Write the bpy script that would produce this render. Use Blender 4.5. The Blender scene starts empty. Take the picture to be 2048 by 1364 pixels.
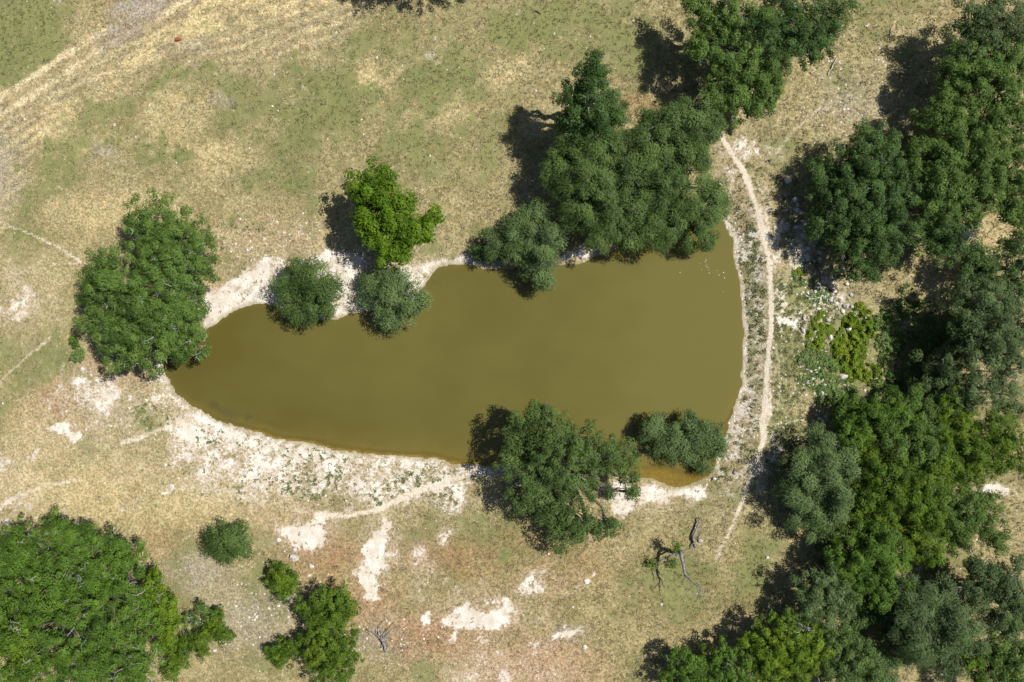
import bpy, math, random
import numpy as np
from mathutils import Vector
random.seed(7)
RNG = np.random.default_rng(11)
sc = bpy.context.scene
COL = sc.collection

# ------------------------------------------------------------------ camera, sky, sun
CAM_H = 68.27            # drone height in metres, lens 24 mm on 36 mm: 102.4 m of ground across the frame
S = 0.05                 # metres of ground for one pixel of the 2048-wide photograph
cam = bpy.data.objects.new('camera', bpy.data.cameras.new('camera'))
cam.data.sensor_width = 36.0
cam.data.lens = 24.0
cam.data.clip_end = 2000.0
cam.location = (0, 0, CAM_H)
COL.objects.link(cam)
sc.camera = cam

SUN_EL = math.radians(55)
SUN_DIR_XY = Vector((0.965, 0.262)).normalized()
sdir = Vector((SUN_DIR_XY.x*math.cos(SUN_EL), SUN_DIR_XY.y*math.cos(SUN_EL), math.sin(SUN_EL)))
world = bpy.data.worlds.new('World')
sc.world = world
world.use_nodes = True
wn = world.node_tree
bg = wn.nodes['Background']
sky = wn.nodes.new('ShaderNodeTexSky')
sky.sky_type = 'NISHITA'
sky.sun_disc = False
sky.sun_elevation = SUN_EL
sky.sun_rotation = math.atan2(SUN_DIR_XY.x, SUN_DIR_XY.y)
wn.links.new(sky.outputs[0], bg.inputs[0])
bg.inputs[1].default_value = 0.058
sun = bpy.data.objects.new('sun', bpy.data.lights.new('sun', 'SUN'))
sun.data.energy = 5.0
sun.data.angle = math.radians(0.53)
sun.data.color = (1.0, 0.955, 0.88)
sun.rotation_euler = sdir.to_track_quat('Z', 'Y').to_euler()
sun.location = (60, 20, 80)
COL.objects.link(sun)
sc.view_settings.view_transform = 'Standard'
sc.view_settings.look = 'None'
sc.view_settings.gamma = 1.0
sc.view_settings.use_curve_mapping = False
sc.view_settings.exposure = 0.42
sc.render.engine = 'CYCLES'

# ------------------------------------------------------------------ helpers
def px2w(px, py, z=0.0):
    """a place in the photograph, at height z above the pond, in metres"""
    k = (CAM_H - z)/CAM_H
    return ((px-1024)*S*k, (682-py)*S*k)

def tag(o, label=None, cat=None, group=None, kind=None):
    if label: o['label'] = label
    if cat: o['category'] = cat
    if group: o['group'] = group
    if kind: o['kind'] = kind
    return o

def link(name, me, mat=None, parent=None, loc=(0, 0, 0)):
    o = bpy.data.objects.new(name, me)
    COL.objects.link(o)
    o.location = loc
    if mat is not None and me is not None and len(me.materials) == 0:
        me.materials.append(mat)
    if parent is not None: o.parent = parent
    return o

def empty(name, loc):
    o = bpy.data.objects.new(name, None)
    COL.objects.link(o)
    o.location = loc
    o.empty_display_size = 0.5
    return o

def np_mesh(name, V, F, attrs=None, smooth=False):
    """V (n,3), F (m,k) equal-sized faces"""
    V = np.ascontiguousarray(V, dtype=np.float32)
    F = np.ascontiguousarray(F, dtype=np.int32)
    me = bpy.data.meshes.new(name)
    k = F.shape[1]
    me.vertices.add(len(V)); me.vertices.foreach_set('co', V.ravel())
    me.loops.add(F.size); me.loops.foreach_set('vertex_index', F.ravel())
    me.polygons.add(len(F))
    me.polygons.foreach_set('loop_start', np.arange(0, F.size, k, dtype=np.int32))
    me.polygons.foreach_set('loop_total', np.full(len(F), k, dtype=np.int32))
    me.polygons.foreach_set('use_smooth', np.full(len(F), smooth, dtype=bool))
    for (an, typ, dom, data) in (attrs or []):
        a = me.attributes.new(an, typ, dom)
        a.data.foreach_set('color' if typ == 'FLOAT_COLOR' else 'value', np.ascontiguousarray(data, dtype=np.float32).ravel())
    me.update(calc_edges=True)
    return me

_lat = RNG.random((257, 257))
def vnoise(x, y, seed=0):
    x = x + seed*17.31; y = y + seed*9.77
    xi = np.floor(x).astype(int); yi = np.floor(y).astype(int)
    fx = x-xi; fy = y-yi
    fx = fx*fx*(3-2*fx); fy = fy*fy*(3-2*fy)
    a = _lat[xi % 257, yi % 257]; b = _lat[(xi+1) % 257, yi % 257]
    c = _lat[xi % 257, (yi+1) % 257]; d = _lat[(xi+1) % 257, (yi+1) % 257]
    return (a*(1-fx)+b*fx)*(1-fy)+(c*(1-fx)+d*fx)*fy
def fbm(x, y, scale, seed=0, oct=4, gain=0.55):
    s = np.zeros_like(x, dtype=float); amp = 1.0; tot = 0.0; f = 1.0/scale
    for i in range(oct):
        s += amp*vnoise(x*f, y*f, seed+i*3); tot += amp
        amp *= gain; f *= 2.03
    return s/tot
def sstep(a, b, x):
    t = np.clip((x-a)/(b-a), 0, 1)
    return t*t*(3-2*t)

def catmull(pts, n=8, closed=False):
    P = np.array(pts, float); out = []
    N = len(P)
    rng = range(N if closed else N-1)
    for i in rng:
        if closed: p0, p1, p2, p3 = P[(i-1) % N], P[i], P[(i+1) % N], P[(i+2) % N]
        else: p0, p1, p2, p3 = P[max(i-1, 0)], P[i], P[i+1], P[min(i+2, N-1)]
        for t in np.linspace(0, 1, n, endpoint=False):
            out.append(0.5*((2*p1)+(-p0+p2)*t+(2*p0-5*p1+4*p2-p3)*t*t+(-p0+3*p1-3*p2+p3)*t**3))
    if not closed: out.append(P[-1])
    return np.array(out)
def seg_dist(X, Y, pts, closed=False):
    d = np.full(X.shape, 1e9)
    n = len(pts)
    for i in range(n if closed else n-1):
        a = pts[i]; b = pts[(i+1) % n]
        dx, dy = b-a
        L2 = dx*dx+dy*dy+1e-9
        t = np.clip(((X-a[0])*dx+(Y-a[1])*dy)/L2, 0, 1)
        d = np.minimum(d, (X-a[0]-t*dx)**2+(Y-a[1]-t*dy)**2)
    return np.sqrt(d)
def inside(X, Y, pts):
    r = np.zeros(X.shape, bool); n = len(pts); j = n-1
    for i in range(n):
        xi, yi = pts[i]; xj, yj = pts[j]
        c = ((yi > Y) != (yj > Y)) & (X < (xj-xi)*(Y-yi)/(yj-yi+1e-12)+xi)
        r ^= c; j = i
    return r

# ------------------------------------------------------------------ node materials
class NT:
    def __init__(s, name):
        s.m = bpy.data.materials.new(name); s.m.use_nodes = True
        s.t = s.m.node_tree; s.t.nodes.clear()
        s.out = s.t.nodes.new('ShaderNodeOutputMaterial')
    def n(s, typ, **kw):
        nd = s.t.nodes.new(typ)
        for k, v in kw.items(): setattr(nd, k, v)
        return nd
    def set(s, sock, v):
        if isinstance(v, bpy.types.NodeSocket): s.t.links.new(v, sock)
        elif v is not None: sock.default_value = v
    def noise(s, scale, detail=3, rough=0.6, vec=None, out=0, dist=0.0):
        nd = s.n('ShaderNodeTexNoise'); nd.inputs['Scale'].default_value = scale
        nd.inputs['Detail'].default_value = detail; nd.inputs['Roughness'].default_value = rough
        nd.inputs['Distortion'].default_value = dist
        if vec is not None: s.t.links.new(vec, nd.inputs['Vector'])
        return nd.outputs[out]
    def math(s, op, a, b=None, c=None, clamp=False):
        nd = s.n('ShaderNodeMath', operation=op); nd.use_clamp = clamp
        s.set(nd.inputs[0], a)
        if b is not None: s.set(nd.inputs[1], b)
        if c is not None: s.set(nd.inputs[2], c)
        return nd.outputs[0]
    def mapr(s, v, a, b, c=0.0, d=1.0, smooth=True):
        nd = s.n('ShaderNodeMapRange'); nd.interpolation_type = 'SMOOTHSTEP' if smooth else 'LINEAR'
        s.set(nd.inputs['Value'], v)
        for k, x in zip(('From Min', 'From Max', 'To Min', 'To Max'), (a, b, c, d)): nd.inputs[k].default_value = x
        return nd.outputs[0]
    def mix(s, f, a, b, mode='MIX'):
        nd = s.n('ShaderNodeMix', data_type='RGBA', blend_type=mode)
        s.set(nd.inputs[0], f)
        for so, v in ((nd.inputs[6], a), (nd.inputs[7], b)):
            if isinstance(v, (tuple, list)) and len(v) == 3: v = (*v, 1)
            s.set(so, v)
        return nd.outputs[2]
    def attr(s, name):
        nd = s.n('ShaderNodeAttribute'); nd.attribute_name = name
        return nd
    def pos(s):
        return s.n('ShaderNodeNewGeometry').outputs['Position']
    def bump(s, h, strength, dist):
        b = s.n('ShaderNodeBump'); b.inputs['Strength'].default_value = strength; b.inputs['Distance'].default_value = dist
        s.set(b.inputs['Height'], h)
        return b.outputs[0]
    def pbsdf(s, col, rough=0.8, spec=0.3, normal=None):
        p = s.n('ShaderNodeBsdfPrincipled')
        if isinstance(col, (tuple, list)) and len(col) == 3: col = (*col, 1)
        s.set(p.inputs['Base Color'], col); s.set(p.inputs['Roughness'], rough)
        s.set(p.inputs['Specular IOR Level'], spec)
        if normal is not None: s.set(p.inputs['Normal'], normal)
        return p
    def done(s, shader):
        s.t.links.new(shader, s.out.inputs[0]); return s.m

def leaf_material(name, ca, cb, cc, transl=0.25, rough=0.55, spec=0.12):
    """ca dark leaf, cb light leaf, cc the colour of young shoots that come in patches"""
    k = NT(name)
    t = k.attr('tint').outputs['Fac']
    c = k.mix(t, ca, cb)
    n = k.noise(0.55, 3, 0.6, k.pos())
    c = k.mix(k.math('MULTIPLY', k.mapr(n, 0.5, 0.68), 0.65), c, cc)
    p = k.pbsdf(c, rough, spec)
    tr = k.n('ShaderNodeBsdfTranslucent')
    k.set(tr.inputs[0], k.mix(0.5, c, (0.16, 0.24, 0.03), 'MIX'))
    m = k.n('ShaderNodeMixShader'); m.inputs[0].default_value = transl
    k.t.links.new(p.outputs[0], m.inputs[1]); k.t.links.new(tr.outputs[0], m.inputs[2])
    return k.done(m.outputs[0])
def bark_material(name, ca, cb):
    k = NT(name)
    n = k.noise(6, 4, 0.7, k.pos())
    c = k.mix(k.mapr(n, 0.35, 0.65), ca, cb)
    return k.done(k.pbsdf(c, 0.9, 0.15, k.bump(n, 0.6, 0.03)).outputs[0])
def stone_material(name, ca, cb, cd):
    k = NT(name)
    g = k.pos()
    n = k.noise(2.5, 4, 0.65, g); n2 = k.noise(11, 3, 0.7, g)
    c = k.mix(k.mapr(n, 0.35, 0.65), ca, cb)
    c = k.mix(k.math('MULTIPLY', k.mapr(n2, 0.55, 0.7), 0.5), c, cd)
    return k.done(k.pbsdf(c, 0.92, 0.15, k.bump(n2, 0.7, 0.04)).outputs[0])

M = {}
M['oak'] = leaf_material('oak_leaves', (0.030, 0.058, 0.011), (0.121, 0.205, 0.041), (0.138, 0.219, 0.045))
M['oak_grey'] = leaf_material('grey_green_leaves', (0.030, 0.051, 0.018), (0.119, 0.178, 0.066), (0.106, 0.169, 0.051))
M['oak_deep'] = leaf_material('deep_green_leaves', (0.019, 0.042, 0.011), (0.079, 0.145, 0.036), (0.092, 0.154, 0.037))
M['bright'] = leaf_material('bright_green_leaves', (0.024, 0.054, 0.003), (0.120, 0.219, 0.012), (0.137, 0.219, 0.012), 0.3)
M['willow'] = leaf_material('feathery_leaves', (0.037, 0.063, 0.021), (0.143, 0.212, 0.074), (0.128, 0.197, 0.059))
M['willow_dark'] = leaf_material('dark_feathery_leaves', (0.026, 0.048, 0.013), (0.111, 0.179, 0.047), (0.113, 0.173, 0.042))
M['fresh'] = leaf_material('fresh_green_leaves', (0.028, 0.055, 0.006), (0.117, 0.203, 0.021), (0.158, 0.223, 0.016), 0.3)
M['lush'] = leaf_material('lush_green_leaves', (0.029, 0.062, 0.008), (0.112, 0.208, 0.028), (0.126, 0.211, 0.028), 0.28)
M['juniper'] = leaf_material('yellow_green_leaves', (0.032, 0.064, 0.005), (0.131, 0.218, 0.016), (0.166, 0.236, 0.014), 0.2)
M['weed'] = leaf_material('weed_leaves', (0.075, 0.130, 0.010), (0.175, 0.255, 0.018), (0.235, 0.28, 0.018), 0.3)
M['bankweed'] = leaf_material('bank_weed_leaves', (0.047, 0.083, 0.023), (0.166, 0.258, 0.076), (0.156, 0.236, 0.054), 0.25)
M['bark'] = bark_material('bark', (0.07, 0.055, 0.045), (0.16, 0.135, 0.115))
M['dead'] = bark_material('grey_dead_wood', (0.12, 0.11, 0.105), (0.26, 0.25, 0.245))
M['deadpale'] = bark_material('pale_dead_wood', (0.26, 0.25, 0.24), (0.46, 0.44, 0.42))
M['rock'] = stone_material('pale_limestone', (0.42, 0.375, 0.33), (0.66, 0.61, 0.55), (0.28, 0.25, 0.21))
M['rock_grey'] = stone_material('grey_limestone', (0.30, 0.28, 0.26), (0.50, 0.47, 0.44), (0.18, 0.17, 0.15))

# ------------------------------------------------------------------ terrain
POND = catmull([(330, 742), (340, 700), (385, 680), (418, 660), (443, 639), (475, 621), (515, 611), (560, 616), (605, 630),
        (655, 640), (705, 632), (760, 612), (820, 592), (850, 571), (868, 545), (893, 531), (930, 531), (980, 541),
        (1040, 540), (1095, 535), (1130, 531), (1167, 525), (1195, 511), (1240, 498), (1300, 476), (1370, 452), (1430, 440), (1450, 446),
        (1462, 482), (1474, 540), (1481, 600), (1485, 660), (1484, 720), (1479, 772), (1467, 822), (1455, 862), (1441, 902),
        (1421, 938), (1398, 958), (1365, 969), (1325, 965), (1285, 955), (1220, 944), (1150, 936), (1070, 930), (990, 928),
        (920, 925), (860, 917), (790, 913), (715, 905), (640, 891), (570, 879), (508, 864), (450, 843), (402, 820), (371, 799), (347, 774)],
        5, closed=True)
DAM = catmull([(1425, 250), (1442, 284), (1462, 318), (1485, 352), (1498, 392), (1511, 432), (1524, 480), (1532, 540), (1536, 600), (1537, 660),
               (1533, 722), (1527, 782), (1522, 850), (1515, 898), (1498, 945), (1478, 1003), (1456, 1056), (1428, 1112)], 5)
CAMC = (1024, 682)

def pond_sd(X, Y):
    """signed distance to the shore in pixels, negative in the water"""
    d = seg_dist(X, Y, POND, True)
    return np.where(inside(X, Y, POND), -d, d)+(fbm(X, Y, 34, 101)-0.5)*16+(fbm(X, Y, 9, 105)-0.5)*5

def height_px(X, Y, sd=None):
    if sd is None: sd = pond_sd(X, Y)
    m = sd*S
    w = (fbm(X, Y, 14, 5)-0.5)*14*S
    h_out = 0.16*np.clip(m+w*0.5, 0, None)/(1+0.22*np.clip(m, 0, None))
    h_in = -1.6*(1-np.exp(np.clip(m, None, 0)*0.16))
    h = np.where(m > 0, h_out*sstep(0, 1.2, m)+0.03*np.clip(m, 0, 1), h_in)
    dm = seg_dist(X, Y, DAM)*S
    h = h+np.where(m > 0, 0.35*np.exp(-(dm/2.2)**2)*sstep(0, 3.0, m), 0)
    # the downhill side east of the dam
    h = h-1.0*sstep(1560, 1720, X)*sstep(250, 420, Y)*(1-sstep(1000, 1200, Y))
    h = h+(fbm(X, Y, 160, 2)-0.5)*0.5*sstep(0, 4, m)+(fbm(X, Y, 9, 8)-0.5)*0.10*sstep(0.1, 1.0, m)
    return h

def ground_z(px, py):
    a = height_px(np.array([float(px)]), np.array([float(py)]))
    return float(a[0])

def axis(lo, hi, step, far):
    a = list(np.arange(lo, hi+1e-6, step)); d = step
    left, right = [lo], [hi]
    while left[-1] > -far:
        d *= 1.35; left.append(left[-1]-d)
    d = step
    while right[-1] < far:
        d *= 1.35; right.append(right[-1]+d)
    return np.array(left[:0:-1]+a+right[1:])
gx = axis(-60, 2108, 4.6, 9000)
gy = axis(-60, 1424, 4.6, 9000)
GX, GY = np.meshgrid(gx, gy)
SD = pond_sd(GX, GY)
GZ = height_px(GX, GY, SD)
k3 = 1.0
NX, NY = len(gx), len(gy)
# warped coordinates: patch outlines get ragged edges
WX = GX+(fbm(GX, GY, 30, 31)-0.5)*44+(fbm(GX, GY, 9, 37)-0.5)*22
WY = GY+(fbm(GX, GY, 30, 41)-0.5)*44+(fbm(GX, GY, 9, 47)-0.5)*22

def blob(px, py, rx, ry, ang=0, soft=0.5, warp=True):
    X, Y = (WX, WY) if warp else (GX, GY)
    a = math.radians(ang); c, s_ = math.cos(a), math.sin(a)
    dx, dy = X-px, Y-py
    rx, ry = rx*(1+.25*max(soft-.5, 0)), ry*(1+.25*max(soft-.5, 0))
    u = (dx*c+dy*s_)/rx; v = (-dx*s_+dy*c)/ry
    return 1-sstep(1-soft*1.15, 1+soft*0.75, np.sqrt(u*u+v*v))
def poly(pts, soft=10):
    p = np.array(pts, float)
    d = seg_dist(WX, WY, p, True)
    d = np.where(inside(WX, WY, p), d, -d)
    return sstep(-soft, soft, d)
def line(pts, w, soft=0.6, warp=0.25):
    p = catmull(pts, 6)
    X = GX+(WX-GX)*warp; Y = GY+(WY-GY)*warp
    d = seg_dist(X, Y, p)
    return 1-sstep(w*(1-soft), w*(1+soft), d)

N_big = fbm(GX, GY, 190, 3, 5); N_mid = fbm(GX, GY, 60, 13, 5); N_sm = fbm(GX, GY, 22, 23, 4)
def mixc(base, col, f):
    return base+(np.array(col)[None, None, :]-base)*f[..., None]

# soil and dry grass
base = np.zeros(GX.shape+(3,)); base[:] = (0.330, 0.288, 0.160)
base = mixc(base, (0.262, 0.230, 0.118), sstep(0.45, 0.62, N_mid)*0.8)
base = mixc(base, (0.43, 0.37, 0.22), sstep(0.50, 0.66, N_sm)*0.7)
straw = np.maximum.reduce([poly([(-80, 190), (220, 40), (420, -80), (760, -80), (700, 60), (560, 130), (420, 130), (300, 140), (180, 200), (120, 280), (60, 330), (-80, 360)], 40)*0.45,
    blob(350, 260, 70, 90, 0, .7), blob(420, 310, 80, 40, 10, .7), blob(250, 420, 150, 40, -8, .7), blob(90, 560, 90, 120, 20, .7)*0.5,
    blob(750, 170, 50, 45, 0, .7), blob(1010, 150, 70, 26, -25, .7), blob(900, 230, 120, 30, -15, .7)*0.6, blob(250, 985, 330, 70, 5, .7),
    blob(420, 300, 60, 30, 10, .7), blob(60, 900, 120, 100, 0, .8)*0.7, blob(430, 1230, 60, 140, 25, .8)*0.3, blob(1700, 150, 130, 120, 0, .8)*0.35,
    blob(1960, 480, 90, 60, 0, .6)*0.9, blob(1880, 560, 60, 60, 0, .6)*0.9, blob(1230, 1240, 110, 90, 0, .8)*0.35])
base = mixc(base, (0.56, 0.47, 0.275), straw*(0.65+0.9*(N_sm-0.5)))
# curved mowing rows in the upper left field
row = np.zeros(GX.shape)
for i in range(9):
    y0 = 118+i*-21; x0 = 300+i*26
    row = np.maximum(row, line([(x0-70, y0+38), (x0+40, y0-14), (x0+170, y0-62), (x0+360, y0-112)], 6.0, .8, .12)*(0.95 if i % 2 else 0.6))
for i in range(7):
    row = np.maximum(row, line([(-20, 330+i*27), (90, 255+i*22), (190, 195+i*17), (330, 180+i*6)], 5.5, .8, .2)*0.6*(1-sstep(140, 300, GX)))
row *= sstep(0.3, 0.5, N_sm)
vv = GY+0.34*GX-0.0006*np.clip(300-GX, 0, None)**2+(fbm(GX, GY, 120, 55)-.5)*50+(fbm(GX, GY, 30, 57)-.5)*10
mown = poly([(-80, 250), (120, 120), (300, 20), (420, -80), (800, -80), (720, 60), (600, 140), (430, 140), (300, 150), (180, 200), (110, 300), (40, 420), (-80, 480)], 40)
ripple = np.sin(vv*2*math.pi/23)
near = sstep(14, 40, seg_dist(GX, GY, catmull([(-40, 252), (50, 195), (125, 144), (206, 91), (276, 50), (345, 12), (415, -35)], 4)))
base = mixc(base, (0.40, 0.335, 0.215), mown*.6)
base = mixc(base, (0.62, 0.535, 0.345), mown*near*np.clip(ripple, 0, 1)**1.5*sstep(.28, .5, N_sm)*.8)
base = mixc(base, (0.28, 0.235, 0.155), mown*np.clip(-ripple, 0, 1)*sstep(.34, .56, fbm(GX, GY, 40, 59))*.75)
base = mixc(base, (0.66, 0.56, 0.32), row*0.85)
tracks = np.maximum(line([(-40, 236), (40, 184), (120, 128), (200, 80), (262, 40), (330, 5), (400, -40)], 6.0, .7, .15), line([(-40, 268), (60, 205), (130, 160), (212, 102), (290, 60), (360, 20), (430, -30)], 6.0, .7, .15))
tracks *= 0.55+0.45*sstep(0.4, 0.55, N_sm)
base = mixc(base, (0.70, 0.60, 0.41), tracks*0.95)
# trampled grey mud
mud = np.maximum(poly([(198, 98), (225, 30), (290, -60), (400, -60), (345, 20), (300, 75), (240, 105)], 14), blob(360, 100, 50, 16, -10, .8)*0.5)
base = mixc(base, (0.23, 0.19, 0.165), mud*(0.65+0.7*(N_sm-0.5)))
base = mixc(base, (0.42, 0.38, 0.36), mud*sstep(0.53, 0.62, fbm(GX, GY, 30, 77))*0.6)
grey = np.maximum.reduce([blob(10, 350, 50, 90, 0, .8)*.6, blob(220, 310, 22, 16, 0, .7)*.7, blob(450, 205, 25, 12, 0, .7)*.6, blob(400, 1140, 60, 45, 0, .7)*.8, blob(500, 1230, 90, 70, 0, .8)*.6,
     blob(1690, 210, 60, 60, 0, .9)*.5, blob(770, 1270, 70, 40, 0, .8)*.7, blob(560, 1210, 60, 60, 0, .8)*.5, blob(1120, 1275, 55, 18, -25, .5)*.9])
base = mixc(base, (0.36, 0.325, 0.285), grey)
# reddish soil
red = np.maximum.reduce([blob(650, 1100, 110, 40, 8, .7)*.8, blob(660, 1140, 40, 60, 0, .7)*.6, blob(900, 1110, 90, 36, 10, .7)*.75, blob(860, 1265, 90, 40, 5, .7)*.95, blob(740, 1190, 60, 40, 0, .8)*.8,
     blob(1040, 1270, 30, 70, 10, .8)*.5, blob(1060, 1320, 130, 50, 0, .7)*.8, blob(930, 1080, 140, 30, 6, .8)*.4, blob(340, 1090, 60, 30, 0, .8)*.3, blob(120, 780, 60, 40, 0, .7)*.5,
     blob(230, 740, 60, 20, 5, .8)*.7, blob(1265, 215, 40, 25, 0, .7)*.8, blob(1130, 470, 40, 50, 0, .7)*.8, blob(430, 590, 26, 40, 0, .8)*.5, blob(1000, 1180, 200, 90, 0, .9)*.25])
base = mixc(base, (0.30, 0.165, 0.085), red*(0.6+0.9*(N_sm-0.5)))
pink = np.maximum.reduce([blob(1060, 1330, 140, 40, 0, .7)*.7, blob(950, 1330, 60, 60, 0, .8)*.6, blob(560, 480, 130, 40, 0, .9)*.35, blob(420, 600, 30, 50, 20, .6)*.6, blob(1450, 1300, 70, 50, -30, .8)*.5])
base = mixc(base, (0.50, 0.37, 0.255), pink)
# dry grass below the pond is a darker olive
base = mixc(base, (0.235, 0.195, 0.085), np.maximum.reduce([blob(960, 1130, 260, 110, 0, .8), blob(1350, 1190, 160, 110, 0, .8)*.6, blob(760, 1110, 130, 80, 0, .8)*.5])*(1-red)*0.55)

# green growth
green = np.maximum.reduce([poly([(-80, -80), (230, -80), (150, 40), (120, 100), (60, 150), (-80, 220)], 40)*1.15, blob(190, 235, 110, 42, -22, .7)*.85, blob(130, 335, 75, 62, -35, .7)*.8, blob(110, 380, 60, 40, 0, .7)*.6,
    blob(290, 320, 48, 40, 0, .7)*.75, blob(350, 165, 75, 34, -12, .7)*.8, blob(385, 180, 40, 30, 0, .7)*.6, blob(640, 190, 80, 80, 20, .8)*.85, blob(600, 270, 80, 44, -10, .8)*.75, blob(680, 100, 60, 40, -20, .8)*.7,
    blob(560, 360, 120, 36, 0, .8)*.55, blob(900, 130, 60, 45, -15, .7)*.85, blob(870, 190, 34, 60, 20, .8)*.6, blob(1090, 50, 100, 40, -10, .8)*.8, blob(1010, 80, 60, 40, 0, .8)*.6, blob(1110, 110, 50, 30, 0, .7)*.8,
    blob(1220, 60, 60, 60, 0, .9)*.45, blob(820, 290, 120, 60, 0, .9)*.45, blob(900, 330, 130, 60, 0, .9)*.4, blob(620, 420, 110, 40, 0, .9)*.4,
    blob(60, 480, 60, 40, 0, .8)*.5, blob(100, 740, 60, 26, -30, .7)*.85, blob(40, 770, 40, 20, -40, .7)*.8, blob(160, 760, 50, 24, 10, .7)*.6, blob(15, 820, 30, 40, 0, .8)*.7,
    blob(300, 830, 50, 36, 20, .6)*.75, blob(420, 890, 40, 20, 20, .7)*.7, blob(820, 965, 80, 22, -12, .7)*.8, blob(640, 960, 70, 30, 5, .8)*.5, blob(480, 965, 70, 26, 0, .8)*.5,
    blob(950, 1040, 60, 40, 0, .8)*.6, blob(1050, 1110, 45, 24, 0, .7)*.75, blob(900, 1150, 80, 30, 0, .8)*.55, blob(830, 1070, 50, 26, 0, .8)*.5, blob(1250, 1230, 40, 24, 0, .7)*.5, blob(860, 1340, 50, 30, 0, .7)*.8,
    blob(1350, 1150, 120, 40, 0, .9)*.45, blob(1500, 1120, 50, 60, 20, .8)*.6, blob(1340, 1200, 50, 30, 0, .8)*.5, blob(540, 1290, 90, 60, 0, .9)*.5, blob(480, 1200, 40, 100, 20, .9)*.45,
    blob(1720, 110, 80, 90, 0, .9)*.45, blob(1660, 190, 60, 60, 0, .9)*.4, blob(1500, 640, 22, 180, 0, .6)*.85, blob(1565, 660, 30, 120, 0, .8)*.5, blob(1600, 700, 70, 180, 0, .8)*.55, blob(1690, 690, 60, 90, 0, .7)*.8,
    blob(1560, 850, 60, 120, 0, .8)*.55, blob(1570, 380, 36, 110, 0, .9)*.3, blob(440, 520, 40, 26, 0, .8)*.55, blob(500, 460, 70, 20, 8, .8)*.5, blob(1430, 1000, 60, 40, -20, .8)*.5, blob(1890, 1000, 60, 400, 0, .9)*.4,
    blob(1440, 935, 24, 14, 0, .7)*.8, blob(610, 230, 150, 130, 0, .9)*.62, blob(930, 130, 150, 80, -15, .9)*.55, blob(1110, 90, 160, 90, 0, .9)*.5, blob(190, 280, 170, 90, -38, .9)*.62, blob(860, 330, 200, 100, 0, .9)*.42, blob(1260, 110, 90, 120, 0, .9)*.42, blob(60, 700, 110, 60, -30, .9)*.5, blob(950, 1060, 90, 60, 0, .9)*.5, blob(330, 310, 60, 50, 0, .8)*.6, blob(880, 500, 50, 30, 0, .8)*.4])
green = np.clip(green*0.95+0.10+(N_big-0.5)*0.9+(N_mid-0.5)*1.3+(N_sm-0.5)*1.1, 0, 1)*0.95
green = np.maximum(green, sstep(0.56, 0.75, N_mid)*0.4)
green *= 1-0.75*np.clip(straw, 0, 1)*(1-sstep(.6, .9, green))
green *= 1-.7*mown*(1-sstep(.75, .95, green))
green *= (1-mud)*(1-0.8*tracks)*(1-0.5*red)

# bare limestone and caliche sand
shore = SD
bankband = np.zeros(GX.shape)
south = sstep(300, 380, GX)*(1-sstep(900, 990, GX))*sstep(700, 760, GY)
bankband = np.maximum(bankband, south*np.where(shore > 0, 1-sstep(70, 170, shore+(WY-GY)*1.6+(GX-600)*0.06), 0)*0.62)
bankband = np.maximum(bankband, sstep(180, 260, GX)*(1-sstep(980, 1300, GX))*sstep(680, 740, GY)*np.where(shore > -6, 1-sstep(14, 34, shore+(WY-GY)*.6), 0)*0.66)
bankband = np.maximum(bankband, poly([(398, 690), (408, 570), (455, 560), (500, 520), (560, 518), (640, 505), (720, 490), (740, 560), (860, 520), (930, 500), (1000, 520), (1000, 550), (860, 620), (560, 660)], 14)*0.72)
bankband = np.maximum(bankband, blob(525, 545, 40, 22, -30, .5)*0.95)
bankband = np.maximum(bankband, blob(460, 600, 50, 30, -35, .6)*0.9)
bankband = np.maximum(bankband, blob(700, 530, 50, 34, 0, .6)*0.85)
bankband = np.maximum(bankband, blob(900, 518, 50, 18, -5, .6)*0.6)
bankband = np.maximum(bankband, blob(1155, 512, 50, 20, -10, .6)*0.6)
bankband = np.maximum(bankband, poly([(1195, 980), (1240, 965), (1300, 965), (1420, 975), (1400, 1005), (1310, 1000), (1260, 1025), (1215, 1025)], 10)*0.72)
east = sstep(1390, 1440, GX)*(1-sstep(1530, 1545, GX))*sstep(300, 420, GY)*(1-sstep(960, 1010, GY))
bankband = np.maximum(bankband, east*np.where(shore > 0, 0.56, 0)*(0.65+0.8*(N_sm-0.4)))
bankband = np.maximum(bankband, east*np.where(shore > 0, 1-sstep(6, 18, shore), 0)*0.72)
for b in [(1475, 300, 40, 26), (1545, 500, 22, 60), (1555, 590, 24, 30), (1455, 350, 26, 26), (1550, 640, 22, 24), (1545, 900, 24, 40), (1600, 500, 40, 60), (1525, 310, 50, 18), (1660, 590, 50, 50), (1600, 640, 30, 30)]:
    bankband = np.maximum(bankband, blob(*b, 0, .7)*0.58)
for b in [(1555, 610, 12, 16), (1560, 635, 16, 10), (1510, 290, 12, 8), (1550, 470, 14, 40)]:
    bankband = np.maximum(bankband, blob(*b, 0, .6)*0.85)
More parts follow.
